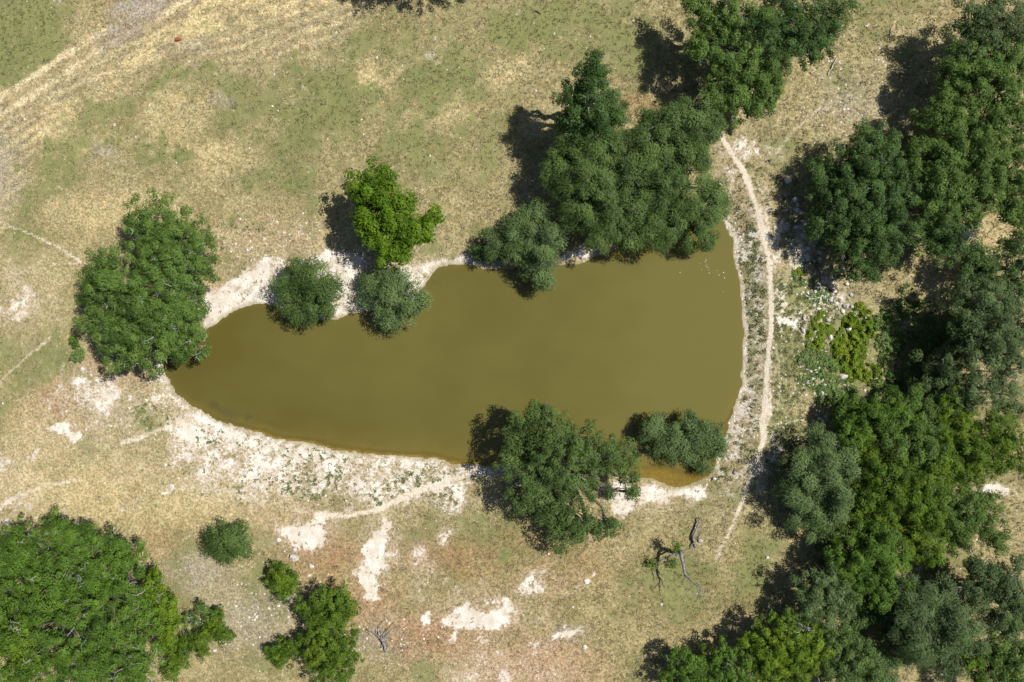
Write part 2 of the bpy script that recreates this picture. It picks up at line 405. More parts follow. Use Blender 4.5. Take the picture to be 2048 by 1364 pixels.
rocky = np.maximum.reduce([
    blob(608, 1066, 50, 26, 4, .35), blob(645, 1045, 26, 10, -35, .5)*.8, poly([(742, 1055), (768, 1030), (786, 1040), (780, 1075), (765, 1090), (768, 1120), (782, 1130), (780, 1140), (755, 1150), (748, 1175), (755, 1205), (740, 1195), (722, 1190), (714, 1150), (718, 1115), (735, 1090), (750, 1075)], 6)*.95,
    poly([(888, 1240), (905, 1215), (925, 1205), (955, 1205), (940, 1215), (965, 1212), (985, 1200), (1010, 1196), (1030, 1198), (1026, 1225), (1012, 1250), (985, 1245), (955, 1258), (948, 1270), (925, 1252), (900, 1265)], 6)*.92,
    blob(858, 1232, 14, 17, 0, .4)*.95, blob(206, 792, 64, 44, -10, .6)*.78, blob(170, 765, 40, 16, 10, .6)*.7, blob(132, 857, 42, 15, 12, .45)*.95, blob(75, 905, 30, 14, -30, .6)*.6, blob(10, 925, 30, 26, 0, .7)*.7,
    blob(45, 605, 18, 30, 20, .7)*.72, blob(50, 640, 26, 14, 0, .7)*.72, blob(60, 585, 8, 26, 30, .7)*.7, blob(15, 630, 30, 40, 0, .8)*.5, blob(85, 615, 12, 14, 0, .7)*.55,
    blob(842, 1120, 22, 48, -15, .8)*.62, blob(850, 1172, 8, 10, 0, .5)*.8, blob(885, 1150, 14, 10, 0, .6)*.6, blob(1072, 1168, 34, 13, -28, .6)*.72, blob(1085, 1145, 22, 14, 0, .8)*.5, blob(892, 1070, 12, 22, -10, .6)*.6,
    blob(825, 1038, 22, 12, 20, .7)*.6, blob(1130, 1268, 38, 9, -24, .4)*.8, blob(1075, 1290, 24, 9, 30, .5)*.6, blob(970, 1285, 16, 10, 40, .6)*.7, blob(1000, 1312, 14, 8, 0, .6)*.7, blob(960, 1330, 40, 30, 0, .8)*.55,
    blob(1010, 1350, 22, 12, 0, .7)*.75, blob(1170, 1290, 8, 8, 0, .5)*.8, blob(1175, 1160, 9, 14, 20, .6)*.6, blob(270, 1010, 24, 8, 0, .6)*.62, blob(290, 1000, 16, 6, 0, .6)*.62, blob(342, 974, 9, 10, 0, .4)*.9, blob(320, 795, 22, 16, 30, .6)*.7,
    blob(380, 860, 60, 24, 15, .6)*.7, blob(390, 870, 60, 18, 10, .5)*.85, blob(540, 925, 70, 26, -5, .6)*.82, blob(410, 945, 26, 12, 20, .6)*.8, blob(690, 980, 60, 30, 0, .8)*.62, blob(50, 1000, 40, 16, -20, .7)*.62, blob(20, 1040, 30, 10, -20, .7)*.5, blob(40, 590, 10, 10, 0, .5)*.7,
    blob(1975, 985, 50, 14, 5, .5)*.85, blob(1840, 1150, 22, 24, 0, .6)*.7, blob(1800, 1080, 12, 8, 0, .6)*.6, blob(1960, 1080, 14, 8, 0, .6)*.5, blob(885, 90, 30, 20, -40, .8)*.3, blob(870, 110, 20, 10, 0, .7)*.38, blob(440, 205, 14, 6, 0, .7)*.45, blob(120, 15, 30, 12, 0, .8)*.5, blob(610, 200, 40, 20, 0, .8)*.35])
halo = np.maximum.reduce([blob(210, 800, 120, 80, 10, .9), blob(130, 857, 80, 40, 0, .9), blob(610, 1066, 80, 50, 0, .9), blob(750, 1110, 60, 100, 0, .9)*.8, blob(960, 1235, 110, 60, 0, .9)*.9, blob(845, 1130, 50, 80, 0, .9)*.8, blob(1075, 1165, 60, 40, 0, .9)*.7, blob(50, 610, 70, 80, 0, .9)*.8, blob(1000, 1330, 150, 60, 0, .9)*.8,
    blob(600, 970, 380, 50, 4, .9)*.7, blob(560, 500, 180, 50, 0, .9)*.6, blob(300, 790, 140, 70, 20, .9)*.7, blob(30, 950, 90, 90, 0, .9)*.6, blob(1530, 600, 60, 330, 0, .8)*.6, blob(1650, 610, 90, 90, 0, .9)*.8, blob(1500, 300, 90, 60, 0, .9)*.6, blob(1330, 1000, 180, 40, 0, .9)*.6, blob(860, 510, 120, 40, 0, .9)*.7])
base = mixc(base, (0.54, 0.45, 0.35), halo*(0.62+1.1*(N_sm-.5))*.75)
red2 = np.maximum.reduce([blob(660, 1110, 90, 50, 8, .9)*.9, blob(860, 1270, 100, 50, 5, .9), blob(735, 1200, 50, 50, 0, .9)*.9, blob(890, 1110, 110, 45, 8, .9)*.8, blob(940, 1245, 90, 40, 0, .9)*.8, blob(1060, 1320, 130, 50, 0, .8)*.6, blob(130, 800, 80, 50, 0, .9)*.55, blob(230, 745, 90, 26, 5, .9)*.6, blob(1110, 1120, 120, 60, 0, .9)*.4, blob(600, 1030, 120, 22, 4, .9)*.4, blob(330, 1070, 90, 30, -30, .9)*.3])
base = mixc(base, (0.36, 0.225, 0.130), red2*(0.55+1.2*(N_sm-.45)).clip(0, 1))
green = green*(1-.5*red2)
path = np.maximum.reduce([line([tuple(p) for p in DAM[::5]], 5.0, .7, .15)*np.interp(GY, [900, 1000, 1110], [1, .7, .45]),
    line([(930, 952), (880, 968), (820, 988), (750, 1018), (690, 1029), (640, 1028)], 6.0, .8, .3)*.78,
    line([(640, 1028), (560, 1008), (500, 994), (420, 975), (330, 972)], 9, .9, .3)*.40,
    line([(250, 885), (300, 868), (350, 850), (400, 846)], 5, .8, .2)*.6,
    line([(-20, 1040), (30, 1000), (80, 975), (165, 955)], 5, .8, .2)*.6,
    line([(10, 445), (60, 466), (110, 490), (170, 525)], 3.8, .7, .2)*.62, line([(100, 528), (180, 530)], 4, .7, .2)*.45,
    line([(-10, 790), (30, 745), (60, 715), (110, 672)], 4, .7, .2)*.5,
    line([(1545, 320), (1580, 270), (1640, 220)], 4, .8, .3)*.45, line([(1485, 770), (1510, 750)], 6, .8, .2)*.6,
    line([(1545, 680), (1556, 740), (1552, 820)], 5, .8, .2)*.42, line([(1530, 770), (1538, 800), (1534, 835), (1522, 880)], 4.5, .8, .3)*.7, line([(1502, 395), (1524, 440), (1536, 480), (1540, 540)], 4.5, .8, .4)*.5, line([(1514, 900), (1492, 930), (1462, 960), (1440, 985)], 5, .9, .4)*.45, line([(1380, 1010), (1420, 990), (1470, 985)], 5, .8, .2)*.4,
    line([(295, 1130), (340, 1095), (390, 1065)], 3.5, .8, .2)*.4])
rocky = np.maximum(rocky, np.maximum.reduce([blob(205, 800, 105, 70, 10, .9)*.58, blob(600, 950, 330, 60, 5, .8)*.5, blob(770, 1110, 50, 110, 10, .9)*.45, blob(960, 1230, 120, 60, 0, .9)*.45, blob(50, 610, 50, 70, 0, .9)*.48, blob(610, 1060, 80, 40, 0, .8)*.5, blob(1010, 1335, 150, 50, 0, .9)*.42]))
white = np.maximum(bankband, rocky*.86)
white = np.clip(white+((N_sm-0.5)*0.55+(fbm(GX, GY, 11, 83)-.5)*.4)*(white > 0.05), 0, 1)
white = np.where(SD < -4, 0, white)
path = np.where(SD < 0, 0, path)*(0.72+0.56*fbm(GX, GY, 24, 97))
green = green*(1-0.55*rocky)
speck = np.clip(np.maximum.reduce([0.2+0*GX, blob(1655, 610, 60, 60, 0, .7)*1.0, bankband*0.8, blob(1620, 760, 120, 260, 0, .8)*.9, blob(560, 480, 140, 50, 0, .9)*.7, blob(560, 1210, 130, 120, 0, .8)*.7, blob(1700, 180, 140, 130, 0, .9)*.6, blob(800, 1280, 140, 50, 0, .8)*.7, blob(330, 800, 200, 110, 20, .9)*.7]), 0, 1)
wet = np.where(SD > -3, 1-sstep(2, 11, SD+(fbm(GX, GY, 12, 91)-.5)*10), 1.0)

k = NT('ground')
P = k.pos()
A = k.attr('soil'); B = k.attr('cover'); W_ = k.attr('wet')
sepB = k.n('ShaderNodeSeparateColor'); k.t.links.new(B.outputs['Color'], sepB.inputs[0])
aW, aP, aG = sepB.outputs[0], sepB.outputs[1], sepB.outputs[2]
aS = B.outputs['Alpha']
n_a = k.noise(1.1, 4, 0.65, P); n_b = k.noise(4.5, 4, 0.7, P); n_c = k.noise(13, 3, 0.7, P); n_d = k.noise(0.35, 4, 0.6, P)
c = A.outputs['Color']
n_e = k.noise(2.1, 4, 0.7, P); n_f = k.noise(26, 2, 0.6, P)
c = k.mix(k.math('MULTIPLY', k.mapr(n_a, 0.42, 0.64), 0.6), c, k.mix(1.0, c, (1.14, 0.99, 0.95), 'MULTIPLY'))
c = k.mix(k.math('MULTIPLY', k.mapr(n_e, 0.52, 0.68), 0.7), c, k.mix(1.0, c, (0.66, 0.74, 0.46), 'MULTIPLY'))
c = k.mix(k.math('MULTIPLY', k.mapr(n_e, 0.46, 0.34), 0.6), c, k.mix(1.0, c, (1.38, 1.32, 1.34), 'MULTIPLY'))
c = k.mix(k.mapr(n_b, 0.36, 0.66), k.mix(1.0, c, (0.62, 0.60, 0.52), 'MULTIPLY'), k.mix(1.0, c, (1.36, 1.34, 1.28), 'MULTIPLY'))
c = k.mix(k.math('MULTIPLY', k.mapr(n_c, 0.55, 0.72), 0.4), c, (0.15, 0.125, 0.07))
c = k.mix(k.math('MULTIPLY', k.mapr(n_c, 0.42, 0.28), 0.6), c, (0.66, 0.57, 0.39))
# green blades among the dry
gm = k.math('ADD', aG, k.math('MULTIPLY_ADD', n_b, 1.0, -0.5))
gm = k.math('ADD', gm, k.math('MULTIPLY_ADD', n_a, 1.2, -0.6))
gm = k.math('ADD', gm, k.math('MULTIPLY_ADD', n_e, 1.0, -0.5))
gm = k.math('ADD', gm, k.math('MULTIPLY_ADD', n_c, 0.9, -0.45))
gcol = k.mix(k.mapr(n_d, 0.35, 0.65), (0.150, 0.185, 0.062), (0.225, 0.235, 0.085))
gcol = k.mix(k.math('MULTIPLY', k.mapr(n_e, 0.40, 0.66), 0.75), gcol, (0.29, 0.285, 0.115))
gcol = k.mix(k.math('MULTIPLY', k.mapr(n_a, 0.52, 0.68), 0.7), gcol, (0.115, 0.155, 0.052))
gcol = k.mix(k.math('MULTIPLY', k.mapr(n_c, 0.42, 0.68), 0.7), gcol, (0.085, 0.115, 0.034))
gcol = k.mix(k.math('MULTIPLY', k.mapr(n_b, 0.55, 0.42), 0.45), gcol, (0.30, 0.28, 0.12))
c = k.mix(k.math('MULTIPLY', k.mapr(gm, 0.10, 0.80), 0.9), c, gcol)
# caliche and limestone
wm = k.math('ADD', aW, k.math('MULTIPLY_ADD', n_b, 1.0, -0.5))
wm = k.math('ADD', wm, k.math('MULTIPLY_ADD', n_e, 1.1, -0.55))
wm = k.math('ADD', wm, k.math('MULTIPLY_ADD', n_c, 0.7, -0.35))
wm = k.math('ADD', wm, k.math('MULTIPLY_ADD', n_a, 0.5, -0.25))
wcol = k.mix(k.mapr(n_a, 0.35, 0.65), (0.66, 0.58, 0.50), (0.84, 0.785, 0.725))
wcol = k.mix(k.math('MULTIPLY', k.mapr(n_c, 0.52, 0.72), 0.45), wcol, (0.42, 0.35, 0.28))
wcol = k.mix(k.math('MULTIPLY', k.mapr(n_d, 0.42, 0.62), 0.4), wcol, (0.56, 0.47, 0.38))
c = k.mix(k.math('MULTIPLY', k.mapr(wm, 0.16, 0.62), 0.55), c, (0.52, 0.42, 0.325))
c = k.mix(k.mapr(wm, 0.44, 0.76), c, wcol)
pm = k.math('ADD', aP, k.math('MULTIPLY_ADD', n_b, 0.6, -0.3))
pm = k.math('ADD', pm, k.math('MULTIPLY_ADD', n_e, 0.7, -0.35))
pcol = k.mix(k.mapr(n_b, 0.35, 0.65), (0.62, 0.52, 0.41), (0.74, 0.65, 0.54))
c = k.mix(k.math('MULTIPLY', k.mapr(pm, 0.22, 0.80), k.mapr(aP, 0.02, 0.2)), c, pcol)
# pebbles
vor = k.n('ShaderNodeTexVoronoi'); vor.inputs['Scale'].default_value = 4.2; k.t.links.new(P, vor.inputs['Vector'])
vor2 = k.n('ShaderNodeSeparateColor'); k.t.links.new(vor.outputs['Color'], vor2.inputs[0])
peb = k.math('MULTIPLY', k.mapr(vor.outputs['Distance'], 0.30, 0.18), k.math('LESS_THAN', vor2.outputs[0], k.math('MULTIPLY_ADD', aS, 0.26, -0.035)))
c = k.mix(peb, c, k.mix(vor2.outputs[1], (0.46, 0.41, 0.35), (0.74, 0.69, 0.62)))
# damp rim
wf = W_.outputs['Fac']
c = k.mix(k.math('MULTIPLY', wf, 0.7), c, k.mix(n_b, (0.26, 0.215, 0.115), (0.36, 0.30, 0.18)))
c = k.mix(1.0, c, (0.84, 0.855, 0.835), 'MULTIPLY')
hh = k.math('ADD', k.math('MULTIPLY', n_b, 0.5), k.math('MULTIPLY', n_c, 0.5))
M['ground'] = k.done(k.pbsdf(c, 0.95, 0.12, k.bump(hh, 0.9, 0.16)).outputs[0])

VX = (GX-1024)*S; VY = (682-GY)*S
V = np.stack([VX, VY, GZ], -1).reshape(-1, 3)
idx = np.arange(NX*NY).reshape(NY, NX)
quads = np.stack([idx[1:, :-1], idx[1:, 1:], idx[:-1, 1:], idx[:-1, :-1]], -1).reshape(-1, 4)
cover = np.stack([white, path, green, speck], -1).reshape(-1, 4)
soil = np.concatenate([base, np.ones(base.shape[:2]+(1,))], -1).reshape(-1, 4)
def fm(a): return ((a[1:, :-1]+a[1:, 1:]+a[:-1, 1:]+a[:-1, :-1])/4).ravel()
fp = fm(np.maximum(path, tracks*0.6)) > 0.36
far = (fm(GX) < -70) | (fm(GX) > 2120) | (fm(GY) < -70) | (fm(GY) > 1434)
fp &= ~far
fr = (fm(rocky) > 0.62) & ~fp & ~far & (fm(SD) > 0)
fb = (fm(bankband) > 0.42) & ~fp & ~fr & ~far & (fm(SD) > 0)
def sub_ground(name, mask):
    q = quads[mask]
    u, inv = np.unique(q, return_inverse=True)
    me = np_mesh(name, V[u], inv.reshape(q.shape), [('soil', 'FLOAT_COLOR', 'POINT', soil[u]), ('cover', 'FLOAT_COLOR', 'POINT', cover[u]), ('wet', 'FLOAT', 'POINT', wet.ravel()[u])], True)
    # common normals along the cuts: smooth shading is left to the bump
    return tag(link(name, me, M['ground']), kind='structure')
sub_ground('ground', ~(fp | fr | fb))
sub_ground('path', fp)
sub_ground('bare_rock_ground', fr)
sub_ground('pond_bank', fb)

# ------------------------------------------------------------------ water
wx = np.arange(318, 1500, 6.0); wy = np.arange(430, 985, 6.0)
QX, QY = np.meshgrid(wx, wy)
QS = pond_sd(QX, QY)
qi = np.arange(QX.size).reshape(QX.shape)
wq = np.stack([qi[1:, :-1], qi[1:, 1:], qi[:-1, 1:], qi[:-1, :-1]], -1).reshape(-1, 4)
keep = (QS.ravel()[wq] < 14).all(1)
wq = wq[keep]
u, inv = np.unique(wq, return_inverse=True)
WV = np.stack([(QX-1024)*S, (682-QY)*S, np.full(QX.shape, 0.0)], -1).reshape(-1, 3)[u]
depth = np.clip(-QS*S, 0, None).ravel()[u]          # metres from the shore
qx, qy = QX.ravel()[u], QY.ravel()[u]
def wblob(px, py, rx, ry, ang=0):
    a = math.radians(ang); ca, sa = math.cos(a), math.sin(a)
    dx = qx-px+(fbm(qx, qy, 20, 61)-.5)*24; dy = qy-py+(fbm(qx, qy, 20, 67)-.5)*24
    return np.exp(-(((dx*ca+dy*sa)/rx)**2+((-dx*sa+dy*ca)/ry)**2))
weed = np.clip(wblob(450, 826, 26, 14, 20)+wblob(505, 833, 16, 10)+wblob(425, 815, 12, 8)+wblob(545, 850, 30, 8, 12)*.6+wblob(480, 845, 14, 8)+wblob(380, 735, 40, 14)*.35+wblob(855, 850, 14, 8)*.3+wblob(870, 560, 18, 14)*.6+wblob(640, 880, 40, 8, 10)*.4, 0, 1)
# sandy shelf along the south and south-east shore: the bed shows further out there
shelf = np.clip(sstep(0.35, 1.0, (qy-640)/260)*1.0, 0, 1)
shelf = np.where(qx > 1180, shelf+wblob(1350, 950, 110, 40), shelf)
clear = np.exp(-depth/(0.16+0.85*shelf))*(0.35+0.65*shelf)
glare_silt = np.clip((qx-350)/1000+(fbm(qx, qy, 200, 71)-.5)*.9+(fbm(qx*.5, qy, 26, 73)-.5)*.25, 0, 1)  # eastward brightening paints sky glare into the water colour; noise adds silt
k = NT('pond_water')
P = k.pos()
cl = k.attr('clear').outputs['Fac']; wd = k.attr('weed').outputs['Fac']
n1 = k.noise(0.06, 3, 0.5, P); n2 = k.noise(0.9, 4, 0.6, P); n3 = k.noise(6, 3, 0.6, P)
c = k.mix(k.attr('glare_silt_fac').outputs['Fac'], (0.082, 0.070, 0.0160), (0.116, 0.104, 0.0285))
c = k.mix(k.math('MULTIPLY', cl, k.mapr(n2, 0.3, 0.7, 0.55, 1.0)), c, (0.158, 0.116, 0.026))
c = k.mix(k.math('MULTIPLY', k.math('MULTIPLY', wd, k.mapr(n2, 0.35, 0.6)), 0.6), c, (0.055, 0.05, 0.02))
p = k.pbsdf(c, 0.06, 0.5, k.bump(n3, 0.10, 0.02))
p.inputs['IOR'].default_value = 1.33
tr = k.n('ShaderNodeBsdfTransparent'); tr.inputs[0].default_value = (0.84, 0.76, 0.48, 1)
ms = k.n('ShaderNodeMixShader')
k.set(ms.inputs[0], k.math('MULTIPLY', k.mapr(cl, 0.45, 1.0), 0.85))
k.t.links.new(p.outputs[0], ms.inputs[1]); k.t.links.new(tr.outputs[0], ms.inputs[2])
M['water'] = k.done(ms.outputs[0])
me = np_mesh('pond_water', WV, inv.reshape(wq.shape), [('clear', 'FLOAT', 'POINT', clear), ('weed', 'FLOAT', 'POINT', weed), ('glare_silt_fac', 'FLOAT', 'POINT', glare_silt)], True)
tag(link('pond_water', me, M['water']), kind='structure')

# ------------------------------------------------------------------ tubes and rocks
def tube(pts, radii, sides=6):
    """V, F (quads) of a tapered tube through the points"""
    pts = np.array(pts, float); n = len(pts)
    V = []; F = []
    for i in range(n):
        t = pts[min(i+1, n-1)]-pts[max(i-1, 0)]
        t /= np.linalg.norm(t)+1e-9
        ref = np.array([0, 0, 1.0]) if abs(t[2]) < 0.9 else np.array([1.0, 0, 0])
        a = np.cross(t, ref); a /= np.linalg.norm(a); b = np.cross(t, a)
        for j in range(sides):
            q = 2*math.pi*j/sides
            V.append(pts[i]+radii[i]*(math.cos(q)*a+math.sin(q)*b))
    for i in range(n-1):
        for j in range(sides):
            F.append((i*sides+j, i*sides+(j+1) % sides, (i+1)*sides+(j+1) % sides, (i+1)*sides+j))
    V.append(pts[-1]); e = len(V)-1
    for j in range(0, sides, 2):
        F.append(((n-1)*sides+j, (n-1)*sides+(j+1) % sides, (n-1)*sides+(j+2) % sides, e))
    return np.array(V), np.array(F)
class Acc:
    def __init__(s): s.V = []; s.F = []; s.n = 0
    def add(s, VF):
        V, F = VF; s.V.append(V); s.F.append(F+s.n); s.n += len(V)
    def mesh(s, name, smooth=True):
        return np_mesh(name, np.concatenate(s.V), np.concatenate(s.F), None, smooth)
def crooked(rng, a, b, n, wob):
    a = np.array(a, float); b = np.array(b, float)
    P = [a+(b-a)*t for t in np.linspace(0, 1, n)]
    L = np.linalg.norm(b-a)
    for i in range(1, n-1): P[i] = P[i]+rng.normal(0, wob*L, 3)
    return P

# ------------------------------------------------------------------ trees
def unit(a): return a/(np.linalg.norm(a, axis=-1, keepdims=True)+1e-9)
TOTAL = [0]
def leaf_mesh(name, C, N, AX, L, W, tint):
    n = len(C); TOTAL[0] += n
    AX = AX-N*(AX*N).sum(-1, keepdims=True); AX = unit(AX)
    SI = np.cross(N, AX)
    v0 = C-AX*(L*.45)[:, None]+SI*(W*.5)[:, None]
    v1 = C-AX*(L*.45)[:, None]-SI*(W*.5)[:, None]
    v2 = C+AX*(L*.55)[:, None]
    V = np.stack([v0, v1, v2], 1).reshape(-1, 3)
    F = np.arange(3*n).reshape(-1, 3)
    return np_mesh(name, V, F, [('tint', 'FLOAT', 'FACE', tint)])

def make_crown(rng, lobes, style, dens):
    """lobes: world (x,y,z,rx,ry,rz). Leaves sit in clumps, clumps sit on the lobes"""
    Cs, Ns, As, Ls, Ws, Ts = [], [], [], [], [], []
    allc = np.array([(l[0], l[1], l[2]) for l in lobes]); allr = np.array([l[3] for l in lobes])
    for (x, y, z, rx, ry, rz) in lobes:
        cr = {'oak': 0.55, 'willow': 0.80, 'loose': 0.60, 'juniper': 0.45, 'big': 0.72}[style]*(0.75+0.25*min(rx, 4)/2.5)
        cr = min(cr, rx*0.45)
        ncl = int(2.05*(rx*ry)/(cr*cr))+7
        d = rng.normal(size=(ncl, 3)); d[:, 2] = np.abs(d[:, 2])*1.0-0.35*rng.random(ncl); d = unit(d)
        ph = rng.random(3)*6.28; th = np.arctan2(d[:, 1], d[:, 0])
        wob = 1+0.10*np.sin(2*th+ph[0])+0.09*np.sin(3*th+ph[1])+0.08*np.sin(5*th+ph[2])
        rad = (0.46+0.60*rng.random(ncl)**0.75)*wob*np.where(rng.random(ncl) < (0.10 if rx > 2.4 else 0.26), 1.10 if rx > 2.4 else 1.24, 1.0)
        inner = rng.random(ncl) < 0.22
        rad = np.where(inner, rad*0.55, rad)
        cc = np.array([x, y, z])+d*np.array([rx, ry, rz])*(rad*(1-0.5*cr/max(rx, .1)))[:, None]
        crr = cr*(0.55+0.65*rng.random(ncl)**1.2)
        # skip clumps buried deep inside a neighbouring lobe
        nl = np.maximum(6, (dens*(105 if style == 'willow' else 75 if style == 'big' else 175 if style == 'oak' else 140)*crr*crr/0.36).astype(int))
        ci = np.repeat(np.arange(ncl), nl); n = len(ci)
        e = unit(rng.normal(size=(n, 3)))
        e[:, 2] = np.where(e[:, 2] < -0.3, -e[:, 2], e[:, 2])
        rr = rng.random(n)**0.3
        squash = np.array([1, 1, 0.7])
        pos = cc[ci]+e*squash*(crr[ci]*rr)[:, None]
        if style == 'willow':
            out = unit(np.stack([d[ci, 0], d[ci, 1], 0*ci], -1)+rng.normal(0, .35, (n, 3)))
            pos[:, :2] += out[:, :2]*(rng.random(n)*0.35)[:, None]
            ax = unit(out*1.0+np.array([0, 0, -0.45])+rng.normal(0, .28, (n, 3)))
            nor = unit(e*0.55+d[ci]*0.5+np.array([0, 0, 0.55])+rng.normal(0, .26, (n, 3)))
            L = 0.27*(0.6+0.8*rng.random(n)); W = 0.078*(0.7+0.6*rng.random(n))
        else:
            ax = rng.normal(size=(n, 3))
            nor = unit(e*0.95+d[ci]*0.35+np.array([0, 0, 0.45])+rng.normal(0, .34, (n, 3)))
            s0 = {'oak': (0.138, 0.094), 'loose': (0.16, 0.10), 'juniper': (0.18, 0.09), 'big': (0.24, 0.15)}[style]
            f = 0.6+0.8*rng.random(n)
            L = s0[0]*f; W = s0[1]*f
        ct = rng.normal(0.52, 0.2, ncl)
        tint = np.clip(ct[ci]+rng.normal(0, 0.2, n), 0, 1)
        Cs.append(pos); Ns.append(nor); As.append(ax); Ls.append(L); Ws.append(W); Ts.append(tint)
    return [np.concatenate(a) for a in (Cs, Ns, As, Ls, Ws, Ts)]

def tree(name, label, lobes_px, mat, style='oak', dens=1.0, twigs=0, group=None, cat='tree', seed=0, flat=0.72, base_px=None, spread=1.0):
    rng = np.random.default_rng(1000+seed)
    if np.mean([l[0] for l in lobes_px]) > 1340:      # the eastern trees are no taller than their shadows allow
        lobes_px = [(l[0], l[1], l[2], l[3]*0.9 if l[3] < 6 else 5.4+(l[3]-6)*0.6) for l in lobes_px]
    # the foot of the tree
    hs = [l[3] for l in lobes_px]
    ax = np.average([l[0] for l in lobes_px], weights=[l[2]**2 for l in lobes_px]); ay = np.average([l[1] for l in lobes_px], weights=[l[2]**2 for l in lobes_px])
    kk = (CAM_H-0.55*np.mean(hs))/CAM_H
    bpx = (1024+(ax-1024)*kk, 682+(ay-682)*kk) if base_px is None else base_px
    gz = max(ground_z(*bpx), -0.35)
    lobes = []
    for l in lobes_px:
        px, py, r, top = l[:4]
        rw = r*S*(1.2 if px > 1560 else 1.13)*spread; rz = min(rw*flat, top*0.52); zc = gz+top-rz+rng.normal(0, .04*top)+(rng.normal(0, .5) if r > 45 and len(lobes_px) > 15 else 0)
        x, y = px2w(px, py, zc+0.25*rz)
        rw *= (CAM_H-zc)/CAM_H
        e = 0.9+0.2*rng.random()
        lobes.append((x, y, zc, rw*e, rw/e, rz))
    bx, by = px2w(bpx[0], bpx[1], gz)
    root = empty(name, (bx, by, gz-0.05))
    o = np.array([bx, by, gz-0.05])
    tag(root, label, cat, group)
    C, N, A_, L, W, T = make_crown(rng, lobes, style, dens)
    ok = C[:, 2] > gz+0.12
    me = leaf_mesh('crown', (C-o)[ok], N[ok], A_[ok], L[ok], W[ok], T[ok])
    link('crown', me, M[mat], root)
    # trunk and limbs
    acc = Acc()
    H = max(l[2] for l in lobes)-gz
    R = 0.035*max(H, 1)+0.028*sum(l[3] for l in lobes)/len(lobes)*math.sqrt(len(lobes))
    fork = np.array([rng.normal(0, .1), rng.normal(0, .1), max(0.3*H, 0.25)])
    acc.add(tube([(0, 0, -0.15), (0.02, 0.01, 0.1), tuple(fork*0.6), tuple(fork)], [R*1.5, R*1.1, R*0.92, R*0.85], 8))
    for l in lobes:
        t = np.array(l[:3])-o
        P = crooked(rng, fork*0.85, t, 5, 0.06)
        acc.add(tube(P, list(np.linspace(R*0.62, R*0.22, 5)), 6))
        for _ in range(6):
            dd = unit(rng.normal(size=3)); dd[2] = abs(dd[2])*0.9
            t2 = t+dd*np.array(l[3:6])*(0.75+0.15*rng.random())
            P2 = crooked(rng, P[3]+(t-P[3])*rng.random(), t2, 4, 0.07)
            acc.add(tube(P2, [R*0.24, R*0.17, R*0.1, 0.012], 5))
    link('trunk', acc.mesh('trunk'), M['bark'], root)
    for _ in range(twigs):
        l = lobes[rng.integers(len(lobes))]
        dd = unit(rng.normal(size=3)*np.array([1, 1, .6])+np.array([0, 0, .7])); dd[2] = abs(dd[2])
        w = link('dead_twig', TWIGS[rng.integers(len(TWIGS))], None, root, tuple(np.array(l[:3])-o+dd*np.array(l[3:6])*0.93))
        q = Vector(dd).to_track_quat('Z', 'Y').to_euler(); w.rotation_euler = (q.x, q.y, q.z+rng.random()*6)
        w.scale = (0.4+0.5*rng.random(),)*3
    return root

